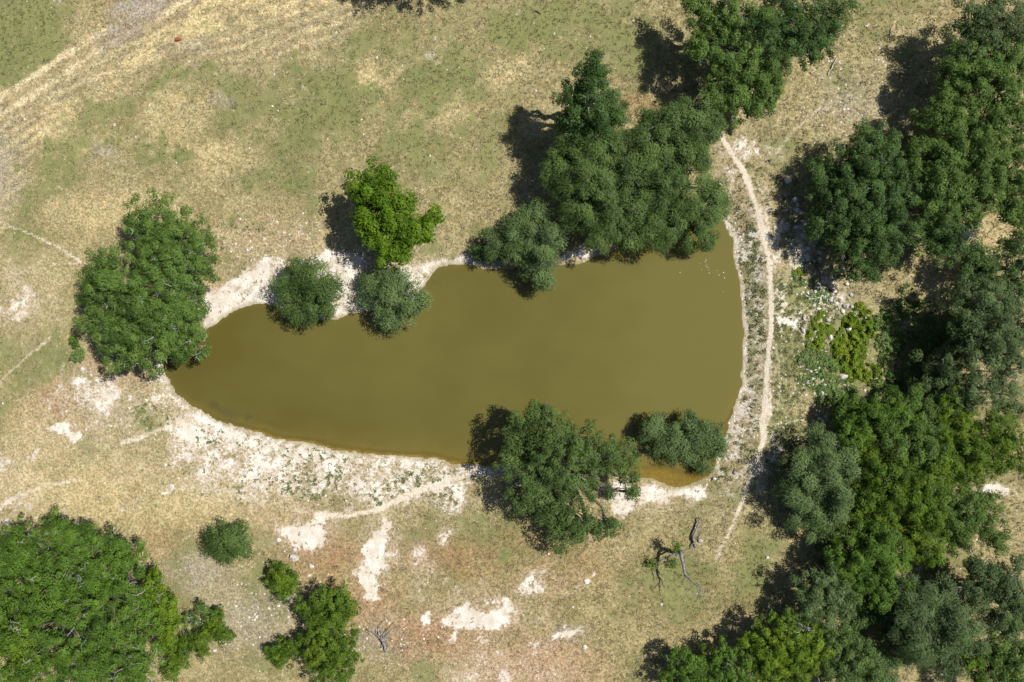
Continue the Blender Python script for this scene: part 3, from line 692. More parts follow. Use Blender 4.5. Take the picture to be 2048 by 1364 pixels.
TWIGS = []
for v in range(9):
    rg = np.random.default_rng(60+v); acc = Acc()
    tip = np.array([rg.normal(0, .3), rg.normal(0, .3), 0.3])
    acc.add(tube(crooked(rg, (0, 0, -0.5), tip, 4, 0.08), [0.030, 0.026, 0.020, 0.008], 4))
    for _ in range(rg.integers(2, 5)):
        s_ = tip*rg.random(); tt = s_+rg.normal(0, .36, 3)*np.array([1, 1, .35])+np.array([0, 0, .1])
        acc.add(tube(crooked(rg, s_, tt, 3, 0.1), [0.018, 0.015, 0.006], 4))
    m_ = acc.mesh('dead_twig'); m_.materials.append(M['deadpale']); TWIGS.append(m_)
G_E = 'trees of the wood east of the dam'
TREES = [
 # west end of the pond
 dict(name='oak_tree', label='dark green oak, upper of the two merged oaks at the western tip of the pond', lobes_px=[(318, 450, 62, 7), (290, 480, 50, 6.5), (360, 480, 55, 6.5), (395, 505, 42, 5.5), (330, 510, 55, 7), (275, 440, 32, 5.5), (400, 540, 25, 4.5)], mat='oak', twigs=34, seed=1),
 dict(name='oak_tree', label='large rounded oak overhanging the western tip of the pond, pale twigs in its crown', lobes_px=[(285, 610, 85, 8), (215, 555, 62, 7), (205, 620, 52, 6.5), (235, 670, 58, 6.5), (330, 575, 62, 7.5), (350, 640, 62, 7), (300, 690, 58, 6.5), (262, 700, 42, 5.5), (375, 685, 42, 5.5), (385, 610, 34, 5.5), (190, 575, 34, 5), (385, 585, 26, 5)], mat='oak', twigs=60, seed=2),
 dict(name='shrub', label='tiny green bush in bare soil left of the western oak', lobes_px=[(148, 678, 10, 1.0), (150, 688, 8, .8)], mat='lush', style='juniper', cat='shrub', seed=3),
 dict(name='shrub', label='low green weed bush just below the tiny bush left of the western oak', lobes_px=[(158, 708, 12, .6), (148, 714, 9, .5)], mat='bankweed', style='loose', cat='shrub', seed=4),
 # north shore
 dict(name='tree', label='small round green tree on the pale north bank, left of the grey-green one', lobes_px=[(617, 560, 42, 4.4), (590, 590, 38, 3.6), (645, 585, 42, 4), (620, 615, 40, 3.4), (655, 610, 22, 3), (580, 565, 24, 3)], mat='willow_dark', style='willow', dens=1.1, seed=5),
 dict(name='tree', label='grey-green small tree at the water edge right below the bright green tree', lobes_px=[(785, 580, 42, 4), (765, 610, 38, 3.4), (815, 600, 38, 3.6), (790, 635, 34, 3), (745, 570, 26, 3), (835, 610, 22, 2.6), (800, 560, 24, 3.2)], mat='willow', style='willow', dens=.85, twigs=8, seed=6),
 dict(name='tree', label='bright yellow-green tree with big leaf clumps standing alone north of the pond', lobes_px=[(735, 370, 40, 7.2), (720, 400, 30, 6), (765, 410, 48, 7.5), (800, 425, 42, 7), (770, 460, 48, 6.8), (815, 465, 36, 6), (780, 505, 36, 5.2), (745, 440, 36, 6.4), (858, 440, 27, 4.8), (765, 355, 28, 6.6), (845, 470, 20, 4.6)], mat='bright', style='big', dens=1.05, seed=7),
 dict(name='tree', label='pale grey-green rounded tree leaning over the north shore left of the tall grove', lobes_px=[(1055, 460, 52, 4.8), (1085, 480, 44, 4.6), (1030, 500, 40, 3.8), (1075, 530, 40, 3.4), (1000, 485, 30, 3), (1085, 555, 18, 2.2), (1060, 435, 30, 4.2), (1105, 455, 24, 3.8)], mat='willow', style='willow', dens=1.15, seed=8),
 dict(name='tree', label='dark pointed-top tree with a bare white branch at the north of the grove', lobes_px=[(1188, 130, 26, 9.5), (1180, 160, 38, 9), (1150, 190, 36, 8), (1195, 205, 44, 8.5), (1165, 235, 46, 7.2), (1220, 215, 34, 7), (1245, 225, 24, 6), (1135, 240, 28, 6), (1195, 250, 36, 6.2), (1195, 112, 14, 9.6)], mat='oak_deep', style='loose', dens=1.1, twigs=14, seed=9),
 dict(name='tree', label='large feathery tree forming the left half of the north-shore grove', lobes_px=[(1150, 310, 55, 6.6), (1215, 300, 50, 6.8), (1130, 355, 45, 5.6), (1190, 365, 60, 7), (1250, 350, 50, 6.6), (1160, 410, 55, 5.8), (1225, 420, 55, 6), (1200, 460, 45, 4.8), (1250, 470, 36, 4), (1110, 330, 26, 5), (1150, 275, 30, 5.6)], mat='willow_dark', style='willow', dens=1.1, seed=10),
 dict(name='tree', label='dark feathery tree hanging over the north-east corner of the pond', lobes_px=[(1370, 370, 58, 6.8), (1320, 400, 50, 6.4), (1400, 420, 48, 5.6), (1350, 440, 52, 5.4), (1310, 460, 40, 4.4), (1430, 385, 30, 5), (1390, 465, 34, 3.8), (1440, 420, 22, 3.8), (1330, 350, 40, 6)], mat='willow_dark', style='willow', dens=1.1, seed=11),
 dict(name='tree', label='feathery tree at the top right of the north-shore grove above the path start', lobes_px=[(1380, 225, 48, 7), (1330, 250, 45, 6.6), (1400, 270, 42, 6.4), (1350, 300, 48, 6.4), (1295, 275, 34, 5.6), (1405, 315, 34, 5.6), (1420, 245, 22, 5.6), (1310, 310, 36, 5.8)], mat='willow_dark', style='willow', dens=1.05, twigs=6, seed=12),
 dict(name='shrub', label='low green shrub in the shade at the left foot of the pale grey-green tree', lobes_px=[(962, 505, 18, 1.4), (945, 500, 14, 1.2), (975, 515, 14, 1.2)], mat='oak_deep', style='loose', cat='shrub', seed=13),
 # top of the frame
 dict(name='oak_tree', label='oak beyond the top edge whose shadow falls left of centre on the field', lobes_px=[(850, -118, 60, 8), (790, -100, 48, 7), (910, -105, 50, 7), (960, -120, 45, 7)], mat='oak', seed=14),
 dict(name='oak_tree', label='grey-green oak at the top edge, left part of the upper clump', lobes_px=[(1410, 35, 42, 8.5), (1455, 20, 48, 9.2), (1440, 75, 48, 8.6), (1405, 85, 34, 7.4), (1500, 50, 45, 9), (1480, 100, 40, 8), (1390, 5, 30, 7.4)], mat='oak', style='loose', dens=1.15, twigs=16, seed=15),
 dict(name='oak_tree', label='dark oak at the top edge, right part of the upper clump', lobes_px=[(1560, 20, 52, 9.4), (1610, 50, 48, 8.8), (1655, 30, 42, 8), (1650, 80, 34, 7), (1565, 80, 46, 8.4), (1620, 100, 26, 6.4), (1530, 50, 40, 9)], mat='oak_deep', style='loose', dens=1.15, twigs=12, seed=16),
 dict(name='oak_tree', label='lighter green oak at the lower end of the upper clump beside the dry clearing', lobes_px=[(1450, 140, 44, 7.6), (1500, 140, 46, 7.8), (1550, 150, 40, 7), (1475, 190, 42, 6.6), (1530, 190, 38, 6.2), (1500, 220, 34, 5.2), (1440, 175, 30, 6)], mat='oak', style='loose', dens=1.05, twigs=10, seed=17),
 # east wood, north part
 dict(name='oak_tree', label='olive green tree in the top right corner', lobes_px=[(1960, 40, 45, 7.6), (2010, 30, 50, 8.6), (2045, 70, 45, 8), (1985, 85, 42, 7.4), (1940, 95, 30, 6), (1925, 60, 26, 6)], mat='oak_grey', style='loose', dens=.95, seed=18),
 dict(name='oak_tree', label='dense green oak just below the olive tree of the top right corner', lobes_px=[(1930, 130, 46, 8), (1985, 130, 50, 8.8), (2035, 140, 45, 8.8), (1960, 175, 45, 8.2), (2015, 190, 46, 8.6), (1905, 165, 32, 6.6)], mat='oak', style='loose', dens=1.1, seed=19),
 dict(name='oak_tree', label='tall oak at the right edge, just right of a shaded clearing', lobes_px=[(1900, 225, 46, 7.6), (1865, 245, 30, 6.2), (1950, 245, 50, 8.6), (2005, 250, 50, 9), (2045, 260, 40, 9), (1925, 280, 45, 8)], mat='oak', style='loose', dens=1.15, seed=20),
 dict(name='oak_tree', label='big dark green round oak standing out from the east wood toward the dam path', lobes_px=[(1740, 290, 52, 8.2), (1690, 330, 50, 8), (1780, 320, 45, 8.4), (1735, 360, 60, 9), (1650, 360, 38, 6.4), (1670, 410, 55, 8), (1740, 430, 60, 8.8), (1800, 390, 45, 8), (1690, 470, 50, 7), (1755, 490, 50, 7.4), (1810, 460, 40, 7), (1700, 520, 36, 5.6), (1640, 440, 32, 5.6), (1740, 535, 26, 5)], mat='oak_deep', style='loose', dens=1.2, twigs=14, seed=21, spread=.95),
 dict(name='oak_tree', label='green oak pressed against the right side of the big dark round oak', lobes_px=[(1860, 310, 42, 7.8), (1895, 340, 46, 8.4), (1870, 380, 42, 7.8), (1905, 400, 38, 7.8), (1920, 310, 40, 8.4), (1840, 345, 28, 6.6)], mat='oak', style='loose', dens=1.15, seed=22),
 dict(name='oak_tree', label='broad oak at the right edge above a patch of dry grass', lobes_px=[(1970, 330, 48, 8.8), (2025, 330, 48, 9.2), (1975, 385, 45, 8.4), (2030, 390, 46, 8.8), (2040, 430, 34, 7.6), (1950, 420, 30, 7)], mat='oak', style='loose', dens=1.15, seed=23),
 dict(name='oak_tree', label='smaller oak below the one pressed against the big dark oak', lobes_px=[(1880, 440, 40, 6.8), (1915, 460, 36, 6.6), (1880, 485, 34, 6), (1910, 495, 26, 5.4)], mat='oak_deep', style='loose', dens=1.1, twigs=8, seed=24),
 dict(name='tree', label='small dark tree between two patches of dry grass near the right edge', lobes_px=[(1960, 515, 34, 5.6), (1975, 545, 34, 5.6), (1945, 545, 24, 4.8)], mat='oak_deep', style='loose', dens=1.05, seed=25),
 dict(name='tree', label='dark tree cut by the right edge beside the dry grass patches', lobes_px=[(2035, 490, 34, 6), (2050, 540, 40, 6.4), (2030, 580, 26, 5)], mat='oak_deep', style='loose', seed=26),
 # east wood, middle
 dict(name='tree', label='large grey-green tree at the right edge level with the yellow-green weeds', lobes_px=[(1955, 600, 50, 8), (2005, 610, 46, 8.2), (1985, 660, 54, 8.8), (1935, 650, 42, 6.6), (2040, 650, 40, 7.8), (1960, 710, 48, 7.8), (2015, 715, 42, 7.8), (1925, 700, 34, 5.6)], mat='oak_grey', style='loose', dens=1.1, twigs=14, seed=27),
 dict(name='tree', label='grey-green tree in the middle of the east wood, below the large edge tree', lobes_px=[(1890, 735, 40, 4.8), (1915, 765, 42, 5.4), (1865, 775, 34, 4.0), (1960, 780, 40, 6), (1905, 800, 34, 5), (2010, 790, 40, 6.6)], mat='oak_grey', style='loose', dens=1.0, twigs=6, seed=28),
 dict(name='tree', label='dark thicket tree shading the right side of the yellow-green weeds', lobes_px=[(1860, 690, 30, 2.8), (1850, 735, 30, 2.6), (1890, 670, 30, 3.4), (1825, 775, 24, 2.2)], mat='oak_deep', style='loose', dens=.75, seed=29),
 dict(name='juniper_tree', label='olive yellow juniper between the grey-green tree and the lower thicket', lobes_px=[(1910, 820, 36, 5.8), (1930, 860, 34, 5.6), (1895, 860, 30, 5), (1920, 890, 24, 4.6)], mat='juniper', style='juniper', dens=1.0, seed=30),
 dict(name='tree', label='green tree below the yellow-green weeds, first of the lower thicket', lobes_px=[(1715, 830, 38, 4.8), (1765, 815, 36, 5.2), (1750, 850, 44, 6), (1800, 830, 40, 6.2), (1700, 865, 36, 5), (1685, 840, 26, 4)], mat='lush', style='loose', dens=1.1, seed=31),
 dict(name='tree', label='deep green tree behind the first tree of the lower thicket', lobes_px=[(1825, 875, 44, 6.6), (1860, 850, 38, 6.4), (1790, 890, 42, 6.2), (1850, 910, 40, 6.4), (1835, 800, 30, 5.4)], mat='oak', style='loose', dens=1.1, seed=32),
 dict(name='tree', label='light olive tree at the right edge above the pale bare patch', lobes_px=[(1985, 850, 36, 6), (2020, 880, 38, 6.4), (1970, 895, 34, 5.6), (2030, 920, 26, 5.4), (2000, 930, 24, 5)], mat='fresh', style='loose', dens=.95, seed=33),
 dict(name='tree', label='yellow-green leafy tree deep in the lower thicket', lobes_px=[(1740, 930, 40, 6), (1780, 950, 44, 6.6), (1820, 960, 40, 6.6), (1760, 985, 42, 6.4), (1800, 1000, 40, 6.4), (1730, 900, 34, 5.4), (1860, 960, 36, 6.6), (1880, 940, 30, 6.2)], mat='fresh', style='loose', dens=1.1, seed=34),
 dict(name='tree', label='feathery grey-green tree casting its shadow toward the south end of the dam', lobes_px=[(1640, 915, 44, 6), (1605, 950, 44, 5.8), (1660, 960, 50, 6.8), (1615, 1000, 46, 5.8), (1660, 1020, 44, 5.8), (1590, 985, 28, 4.4), (1630, 1050, 30, 4.4), (1680, 930, 34, 6)], mat='willow', style='willow', dens=1.15, seed=35),
 dict(name='tree', label='yellow-green tree below the deep thicket tree and right of the feathery one', lobes_px=[(1730, 1010, 38, 5.8), (1765, 1040, 36, 5.8), (1720, 1050, 34, 5), (1745, 985, 28, 5.4), (1700, 1035, 26, 4.4)], mat='fresh', style='loose', dens=1.05, seed=36),
 dict(name='tree', label='green tree of the thicket left of the round low trees at the right', lobes_px=[(1830, 1020, 40, 6.2), (1850, 1060, 40, 6.2), (1820, 1090, 38, 5.6), (1860, 1100, 34, 5.4), (1870, 1030, 30, 6)], mat='fresh', style='loose', dens=1.05, seed=37),
 dict(name='tree', label='dark rounded low tree just below the pale bare patch at the right', lobes_px=[(1910, 1000, 36, 5.6), (1945, 1010, 34, 5.6), (1930, 1040, 38, 5.8), (1970, 1050, 32, 5.4), (1900, 1050, 30, 5), (1990, 1085, 28, 4.6), (1975, 1015, 26, 5)], mat='oak', style='oak', dens=1.1, seed=38),
 dict(name='tree', label='clumpy olive tree above the pale bare patch at the right', lobes_px=[(1930, 915, 36, 6), (1960, 900, 32, 6), (1915, 945, 34, 5.8), (1950, 945, 30, 5.6)], mat='fresh', style='loose', dens=1.0, seed=39),
 # east wood, south part
 dict(name='oak_tree', label='large leafy light green tree south of the feathery tree', lobes_px=[(1720, 1100, 44, 6.8), (1770, 1090, 42, 6.8), (1745, 1135, 50, 7.2), (1790, 1140, 38, 6.4), (1700, 1150, 40, 5.8), (1760, 1180, 36, 5.6), (1680, 1110, 28, 5)], mat='lush', style='loose', dens=1.1, seed=40),
 dict(name='tree', label='dull green tree left below the large leafy one, shadow on the dry grass', lobes_px=[(1630, 1165, 38, 5.4), (1665, 1185, 40, 5.8), (1620, 1205, 34, 4.8), (1660, 1225, 34, 4.8), (1690, 1215, 26, 4.8)], mat='willow', style='loose', dens=1.05, seed=41),
 dict(name='tree', label='small bright shrub tree with bare white twigs above the yellow-green junipers', lobes_px=[(1590, 1240, 22, 3.6), (1612, 1255, 20, 3.6)], mat='lush', style='loose', dens=.9, twigs=8, seed=42),
 dict(name='juniper_tree', label='yellow-green juniper at the bottom, right of the two smaller bottom ones', lobes_px=[(1545, 1270, 40, 5.4), (1590, 1290, 42, 5.8), (1550, 1315, 44, 5.6), (1600, 1335, 40, 5.6), (1510, 1290, 34, 4.6), (1625, 1300, 30, 5), (1520, 1340, 34, 4.6), (1570, 1360, 34, 5), (1628, 1255, 20, 4.4)], mat='juniper', style='juniper', dens=1.15, twigs=6, seed=43),
 dict(name='juniper_tree', label='bright juniper cut by the bottom edge, left end of the wood', lobes_px=[(1365, 1325, 34, 4), (1395, 1345, 34, 4.2), (1355, 1360, 30, 3.6), (1390, 1375, 34, 4)], mat='lush', style='juniper', dens=1.1, twigs=3, seed=44),
 dict(name='juniper_tree', label='bright juniper with a crooked white dead stem, second from the left at the bottom', lobes_px=[(1440, 1310, 32, 4.2), (1470, 1330, 34, 4.4), (1440, 1350, 34, 4.2), (1475, 1370, 36, 4.6), (1425, 1380, 30, 4)], mat='lush', style='juniper', dens=1.1, twigs=6, seed=45),
 dict(name='tree', label='dark shaded tree at the bottom right of the yellow-green juniper', lobes_px=[(1690, 1285, 38, 4.6), (1720, 1320, 40, 5), (1680, 1340, 38, 4.8), (1730, 1360, 38, 5), (1695, 1265, 26, 4.4), (1665, 1300, 28, 4.2)], mat='willow_dark', style='loose', dens=1.05, twigs=4, seed=46),
 dict(name='tree', label='large silvery grey-green tree in the lower right corner area', lobes_px=[(1880, 1195, 44, 6.8), (1840, 1230, 44, 6.4), (1900, 1245, 52, 7.4), (1850, 1285, 48, 6.6), (1910, 1300, 44, 6.6), (1820, 1270, 34, 5.4), (1945, 1260, 36, 6.8), (1870, 1325, 34, 5.4), (1815, 1190, 36, 5.6)], mat='oak_grey', style='willow', dens=1.05, twigs=10, seed=47),
 dict(name='tree', label='grey-green tree at the right edge above the lower right corner', lobes_px=[(1975, 1165, 42, 6.4), (2020, 1160, 40, 6.8), (1990, 1205, 44, 7), (2035, 1220, 42, 7.2), (1950, 1200, 34, 6), (2010, 1250, 36, 6.4), (1960, 1140, 28, 5.4)], mat='oak_grey', style='loose', dens=1.1, seed=48),
 dict(name='tree', label='green tree in the lower right corner of the frame', lobes_px=[(2010, 1300, 40, 6.2), (1985, 1330, 38, 5.8), (2040, 1330, 42, 6.6), (2010, 1365, 40, 6), (1960, 1310, 28, 5)], mat='oak', style='loose', dens=1.1, seed=49),
 dict(name='juniper_tree', label='narrow olive juniper between the silvery tree and the corner tree', lobes_px=[(1940, 1315, 26, 4.8), (1950, 1345, 26, 4.6), (1925, 1290, 20, 4.4)], mat='juniper', style='juniper', dens=1.0, seed=50),
 dict(name='tree', label='sparse low tree over dry ground left of the silvery tree', lobes_px=[(1780, 1215, 34, 3.6), (1800, 1245, 30, 3.6), (1750, 1230, 30, 3.2), (1775, 1270, 22, 3)], mat='oak_deep', style='loose', dens=.6, seed=51),
 dict(name='tree', label='dull sparse tree at the bottom edge left of the silvery tree', lobes_px=[(1750, 1310, 30, 3.6), (1770, 1340, 28, 3.6), (1760, 1370, 30, 3.6)], mat='willow', style='loose', dens=.95, seed=52),
 # south shore
 dict(name='tree', label='wide spreading tree on the south shore with long ragged limbs and shadow on the water', lobes_px=[(1080, 850, 44, 7), (1040, 880, 44, 6.6), (1110, 890, 50, 7.6), (1160, 870, 40, 6.6), (1020, 930, 34, 5.6), (1070, 950, 55, 7.4), (1130, 950, 46, 7.2), (1190, 900, 40, 6), (1090, 1010, 48, 6.2), (1140, 1030, 42, 5.4), (1200, 960, 40, 5.6), (1120, 1065, 36, 4.4), (1160, 1060, 30, 4), (1240, 910, 34, 5), (1250, 950, 30, 4.6), (1210, 1050, 30, 3.8), (1050, 1000, 34, 5.4), (1265, 985, 18, 4), (1085, 830, 24, 6.2)], mat='willow_dark', style='loose', dens=.85, twigs=8, seed=53, base_px=(1120, 925)),
 dict(name='tree', label='low grey-green tree standing in the shallows at the south-east corner of the pond', lobes_px=[(1308, 855, 28, 3.4), (1330, 885, 26, 3), (1362, 870, 34, 3.6), (1360, 900, 34, 3), (1405, 870, 32, 3.4), (1430, 880, 26, 3.2), (1405, 905, 32, 2.8), (1290, 870, 16, 2.6), (1400, 935, 12, 1.8), (1440, 900, 16, 2.4), (1385, 845, 18, 3)], mat='willow', style='willow', dens=.95, seed=54),
 # lower left
 dict(name='oak_tree', label='huge spreading green oak filling the lower left corner, many pale twigs', lobes_px=[(60, 1110, 75, 8), (140, 1090, 65, 8), (200, 1130, 70, 8.4), (120, 1170, 85, 10), (30, 1190, 85, 9.6), (200, 1210, 80, 9.6), (260, 1160, 55, 7), (110, 1260, 90, 10.4), (30, 1280, 70, 9), (220, 1290, 75, 9), (160, 1340, 80, 9), (270, 1230, 50, 7), (280, 1320, 50, 7), (125, 1060, 40, 6.6), (20, 1100, 50, 7.4), (240, 1100, 40, 6), (60, 1350, 60, 8.4), (-30, 1230, 70, 9), (250, 1370, 50, 7)], mat='lush', style='oak', dens=1.05, twigs=170, seed=55, spread=.86, flat=.95),
 dict(name='juniper_tree', label='yellow-green shrubby tree against the right side of the huge corner oak', lobes_px=[(305, 1175, 30, 4.4), (320, 1215, 34, 4.6), (290, 1205, 34, 5), (335, 1255, 32, 4), (305, 1245, 34, 4.6), (345, 1225, 20, 3), (330, 1290, 24, 3.4), (310, 1155, 18, 3.4), (345, 1200, 14, 2.6)], mat='juniper', style='juniper', dens=.85, twigs=14, seed=56),
 dict(name='shrub', label='sparse straggly shrub with grey twigs between the corner oak and the dry clearing', lobes_px=[(405, 1215, 14, 2), (390, 1240, 16, 2), (415, 1235, 13, 1.8), (375, 1235, 12, 1.6)], mat='oak', style='juniper', dens=.6, twigs=10, cat='shrub', seed=57),
 dict(name='shrub', label='low dark green shrub, rightmost beside the huge corner oak', lobes_px=[(430, 1245, 22, 2.4), (440, 1265, 24, 2.4), (415, 1265, 20, 2.2), (455, 1272, 14, 1.8), (435, 1225, 12, 1.6)], mat='fresh', style='juniper', dens=1.0, cat='shrub', seed=58),
 dict(name='shrub', label='long low green shrub below the straggly one at the foot of the corner oak', lobes_px=[(395, 1285, 24, 2.4), (370, 1305, 26, 2.6), (350, 1325, 24, 2.6), (405, 1300, 18, 2), (340, 1345, 18, 2.4)], mat='fresh', style='juniper', dens=.95, twigs=4, cat='shrub', seed=59),
 dict(name='juniper_tree', label='yellow-green shrubby growth in the bottom left corner of the frame', lobes_px=[(25, 1275, 38, 9.2), (50, 1300, 30, 9), (15, 1345, 36, 8.4), (60, 1340, 26, 8.6)], mat='juniper', style='juniper', dens=.7, seed=60),
 dict(name='shrub', label='round grey-green bush alone on the dry grass right of the corner oak', lobes_px=[(450, 1080, 32, 3), (470, 1075, 26, 2.8), (440, 1095, 26, 2.4), (475, 1100, 24, 2.4), (430, 1075, 20, 2.4), (455, 1110, 18, 2)], mat='willow_dark', style='willow', dens=1.0, cat='shrub', seed=61),
 dict(name='shrub', label='small bright green bush next to the pale boulders', lobes_px=[(565, 1150, 26, 2.6), (580, 1165, 22, 2.4), (555, 1170, 24, 2.2), (572, 1185, 16, 1.8), (545, 1140, 14, 1.8)], mat='fresh', style='juniper', dens=1.05, cat='shrub', seed=62),
 dict(name='juniper_tree', label='dense green juniper, upper of the two merged at the bottom left of centre', lobes_px=[(660, 1210, 38, 4.4), (630, 1230, 32, 4), (690, 1225, 28, 3.8), (655, 1250, 36, 4.2), (615, 1220, 18, 3), (685, 1195, 22, 3.4)], mat='fresh', style='juniper', dens=1.2, seed=63),
 dict(name='juniper_tree', label='dense green juniper, lower of the two merged at the bottom left of centre', lobes_px=[(655, 1300, 42, 4.6), (685, 1315, 34, 4.4), (640, 1330, 36, 4.2), (670, 1345, 36, 4.2), (625, 1290, 26, 3.6), (695, 1280, 22, 3.6)], mat='fresh', style='juniper', dens=1.2, seed=64),
 dict(name='shrub', label='low round shrub left of the lower merged juniper', lobes_px=[(560, 1305, 24, 2.2), (580, 1298, 22, 2.2), (600, 1285, 16, 2), (560, 1320, 18, 1.8), (545, 1300, 14, 1.6)], mat='fresh', style='juniper', dens=1.15, cat='shrub', seed=65),
]
for t in TREES: tree(**t)

# ------------------------------------------------------------------ dead wood
def wood(name, label, cat, chains, mat, base, z0=0.0, part='branch'):
    """chains: lists of (px, py, height above ground, radius), each one a branch of the same dead tree"""
    gz = ground_z(*base)
    bx, by = px2w(base[0], base[1], gz)
    root = empty(name, (bx, by, gz)); tag(root, label, cat)
    for n, ch in enumerate(chains):
        rg = np.random.default_rng(n+3)
        pts = []; rad = []
        for (px, py, h, r) in ch:
            x, y = px2w(px, py, gz+h); pts.append((x-bx, y-by, h)); rad.append(r*0.72)
        P = catmull(pts, 4); R = np.interp(np.linspace(0, 1, len(P)), np.linspace(0, 1, len(rad)), rad)
        P = P+rg.normal(0, 0.02, P.shape)
        a = Acc(); a.add(tube(P, list(R), 7))
        link('trunk' if n == 0 else part, a.mesh('wood'), M[mat], root)
    return root
ft = wood('dead_tree', 'leaning grey dead tree with a crooked limb on the dry grass south-east of the pond', 'dead tree', [
    [(1352, 1108, -0.1, .30), (1356, 1104, .9, .27), (1361, 1103, 2.0, .24), (1363, 1112, 2.5, .22), (1367, 1132, 2.9, .19), (1371, 1148, 3.3, .16), (1384, 1163, 3.8, .12), (1394, 1171, 4.1, .10), (1397, 1182, 4.3, .08)],
    [(1397, 1181, 4.3, .07), (1391, 1191, 4.5, .05), (1386, 1199, 4.6, .02)], [(1397, 1182, 4.3, .07), (1404, 1196, 4.6, .05), (1411, 1208, 4.9, .03), (1420, 1215, 5.0, .015)],
    [(1396, 1172, 4.1, .06), (1403, 1177, 4.3, .05), (1410, 1187, 4.5, .04), (1418, 1193, 4.6, .015)], [(1370, 1146, 3.2, .10), (1370, 1153, 3.0, .07), (1371, 1158, 2.9, .04)],
    [(1361, 1103, 2.0, .14), (1352, 1090, 2.2, .09), (1344, 1086, 2.4, .03)], [(1358, 1104, 1.2, .16), (1340, 1112, 1.1, .12), (1318, 1124, .8, .09), (1310, 1140, .5, .06), (1308, 1158, .2, .03)],
    [(1363, 1110, 2.4, .10), (1372, 1100, 2.6, .05), (1374, 1092, 2.7, .02)]], 'dead', (1354, 1106))
rg = np.random.default_rng(5)
def sprout(name, root, px, py, h, r, n, mat):
    o = root.location; x, y = px2w(px, py, o.z+h)
    C = rg.normal(0, r, (n, 3))*np.array([1, 1, .5])+np.array([x-o.x, y-o.y, h])
    link(name, leaf_mesh(name, C, unit(rg.normal(0, .5, (n, 3))+np.array([0, 0, 1])), rg.normal(size=(n, 3)), np.full(n, .2), np.full(n, .12), rg.random(n)), M[mat], root)['kind'] = 'stuff'
sprout('leaf_sprout', ft, 1354, 1094, 2.2, .30, 160, 'lush'); sprout('leaf_sprout', ft, 1306, 1128, .8, .26, 130, 'lush'); sprout('leaf_sprout', ft, 1344, 1128, .4, .30, 110, 'oak')
wood('fallen_log', 'crooked grey log lying on the grass above the leaning dead tree', 'log', [
    [(1400, 1036, .35, .10), (1397, 1048, .34, .13), (1391, 1062, .32, .15), (1387, 1074, .30, .16), (1389, 1086, .25, .14), (1391, 1095, .1, .10)],
    [(1388, 1084, .25, .09), (1381, 1094, .15, .07), (1379, 1101, .05, .04)], [(1390, 1090, .2, .08), (1395, 1100, .1, .06), (1396, 1106, .05, .03)], [(1389, 1080, .3, .07), (1397, 1068, .5, .05), (1408, 1058, .6, .04), (1418, 1051, .6, .015)], [(1394, 1080, .1, .06), (1399, 1072, .15, .05), (1402, 1066, .15, .02)]], 'dead', (1389, 1070))
wood('dead_branch', 'pile of bare grey forked branches right of the merged junipers', 'branch', [
    [(771, 1303, .1, .12), (768, 1290, .35, .11), (762, 1278, .5, .09), (750, 1268, .5, .08), (736, 1261, .45, .06)],
    [(770, 1296, .2, .10), (764, 1280, .6, .08), (762, 1268, .75, .06), (765, 1255, .85, .04), (778, 1243, .9, .02)], [(768, 1290, .3, .08), (770, 1276, .6, .06), (778, 1265, .75, .05), (790, 1254, .8, .04), (798, 1247, .8, .02)],
    [(764, 1284, .5, .05), (759, 1274, .6, .04), (757, 1264, .65, .03), (761, 1256, .7, .02)], [(772, 1300, .1, .05), (776, 1292, .2, .04), (772, 1284, .3, .02)], [(766, 1282, .55, .05), (767, 1270, .6, .04), (765, 1262, .65, .02)],
    [(769, 1279, .55, .05), (776, 1274, .55, .04), (783, 1266, .5, .02)], [(762, 1296, .1, .05), (765, 1286, .3, .04), (760, 1280, .4, .02)]], 'dead', (768, 1290))
def bare_bush(label, px, py, r, h, n, seed, mat='deadpale'):
    rg = np.random.default_rng(seed); gz = ground_z(px, py); ch = []
    k_ = (CAM_H-h)/CAM_H; bp = (1024+(px-1024)*k_, 682+(py-682)*k_)
    ch.append([(*bp, -.1, .10), (bp[0]*.5+px*.5, bp[1]*.5+py*.5, h*.4, .08), (px, py, h*.8, .05)])
    for i in range(n):
        a = rg.random()*6.28; q = r*(0.5+0.5*rg.random()); c_, s_ = math.cos(a), math.sin(a); m = .35+.4*rg.random()
        ch.append([(bp[0]*(1-m)+px*m, bp[1]*(1-m)+py*m, h*m, .05), (px+c_*q*.5+rg.normal(0, 2), py+s_*q*.5+rg.normal(0, 2), h*.9, .035), (px+c_*q+rg.normal(0, 3), py+s_*q+rg.normal(0, 3), h*(.85+.3*rg.random()), .012)])
    wood('dead_bush', label, 'dead bush', ch, mat, bp)
bare_bush('pale leafless bush at the right edge beside the large grey-green tree', 2034, 746, 24, 5.5, 16, 1)
bare_bush('pale bare branches sticking up left of the dry grass patch near the right edge', 1946, 466, 18, 7.5, 9, 2)
bare_bush('white bare branch rising from the dark pointed-top tree', 1178, 205, 24, 9.4, 6, 3)
bare_bush('white bare twigs above the yellow-green juniper near the bottom', 1606, 1262, 18, 4.9, 6, 4)
for n, (lab, a, b) in enumerate([('short white stick on the dry clearing, nearest the upper oaks', (1621, 146), (1632, 138)), ('pale stick in the middle of the dry clearing', (1636, 225), (1650, 217)),
        ('short pale stick at the top of the dry clearing', (1780, 72), (1783, 55)), ('long thin pale stick slanting across the dry clearing', (1655, 150), (1673, 116)), ('thin dark stick on the grass near the top centre', (1068, 20), (1082, 28))]):
    wood('stick', lab, 'stick', [[(*a, .08, .07), ((a[0]+b[0])/2+1, (a[1]+b[1])/2-1, .16, .08), (*b, .1, .04)]], 'deadpale' if n < 4 else 'bark', a)

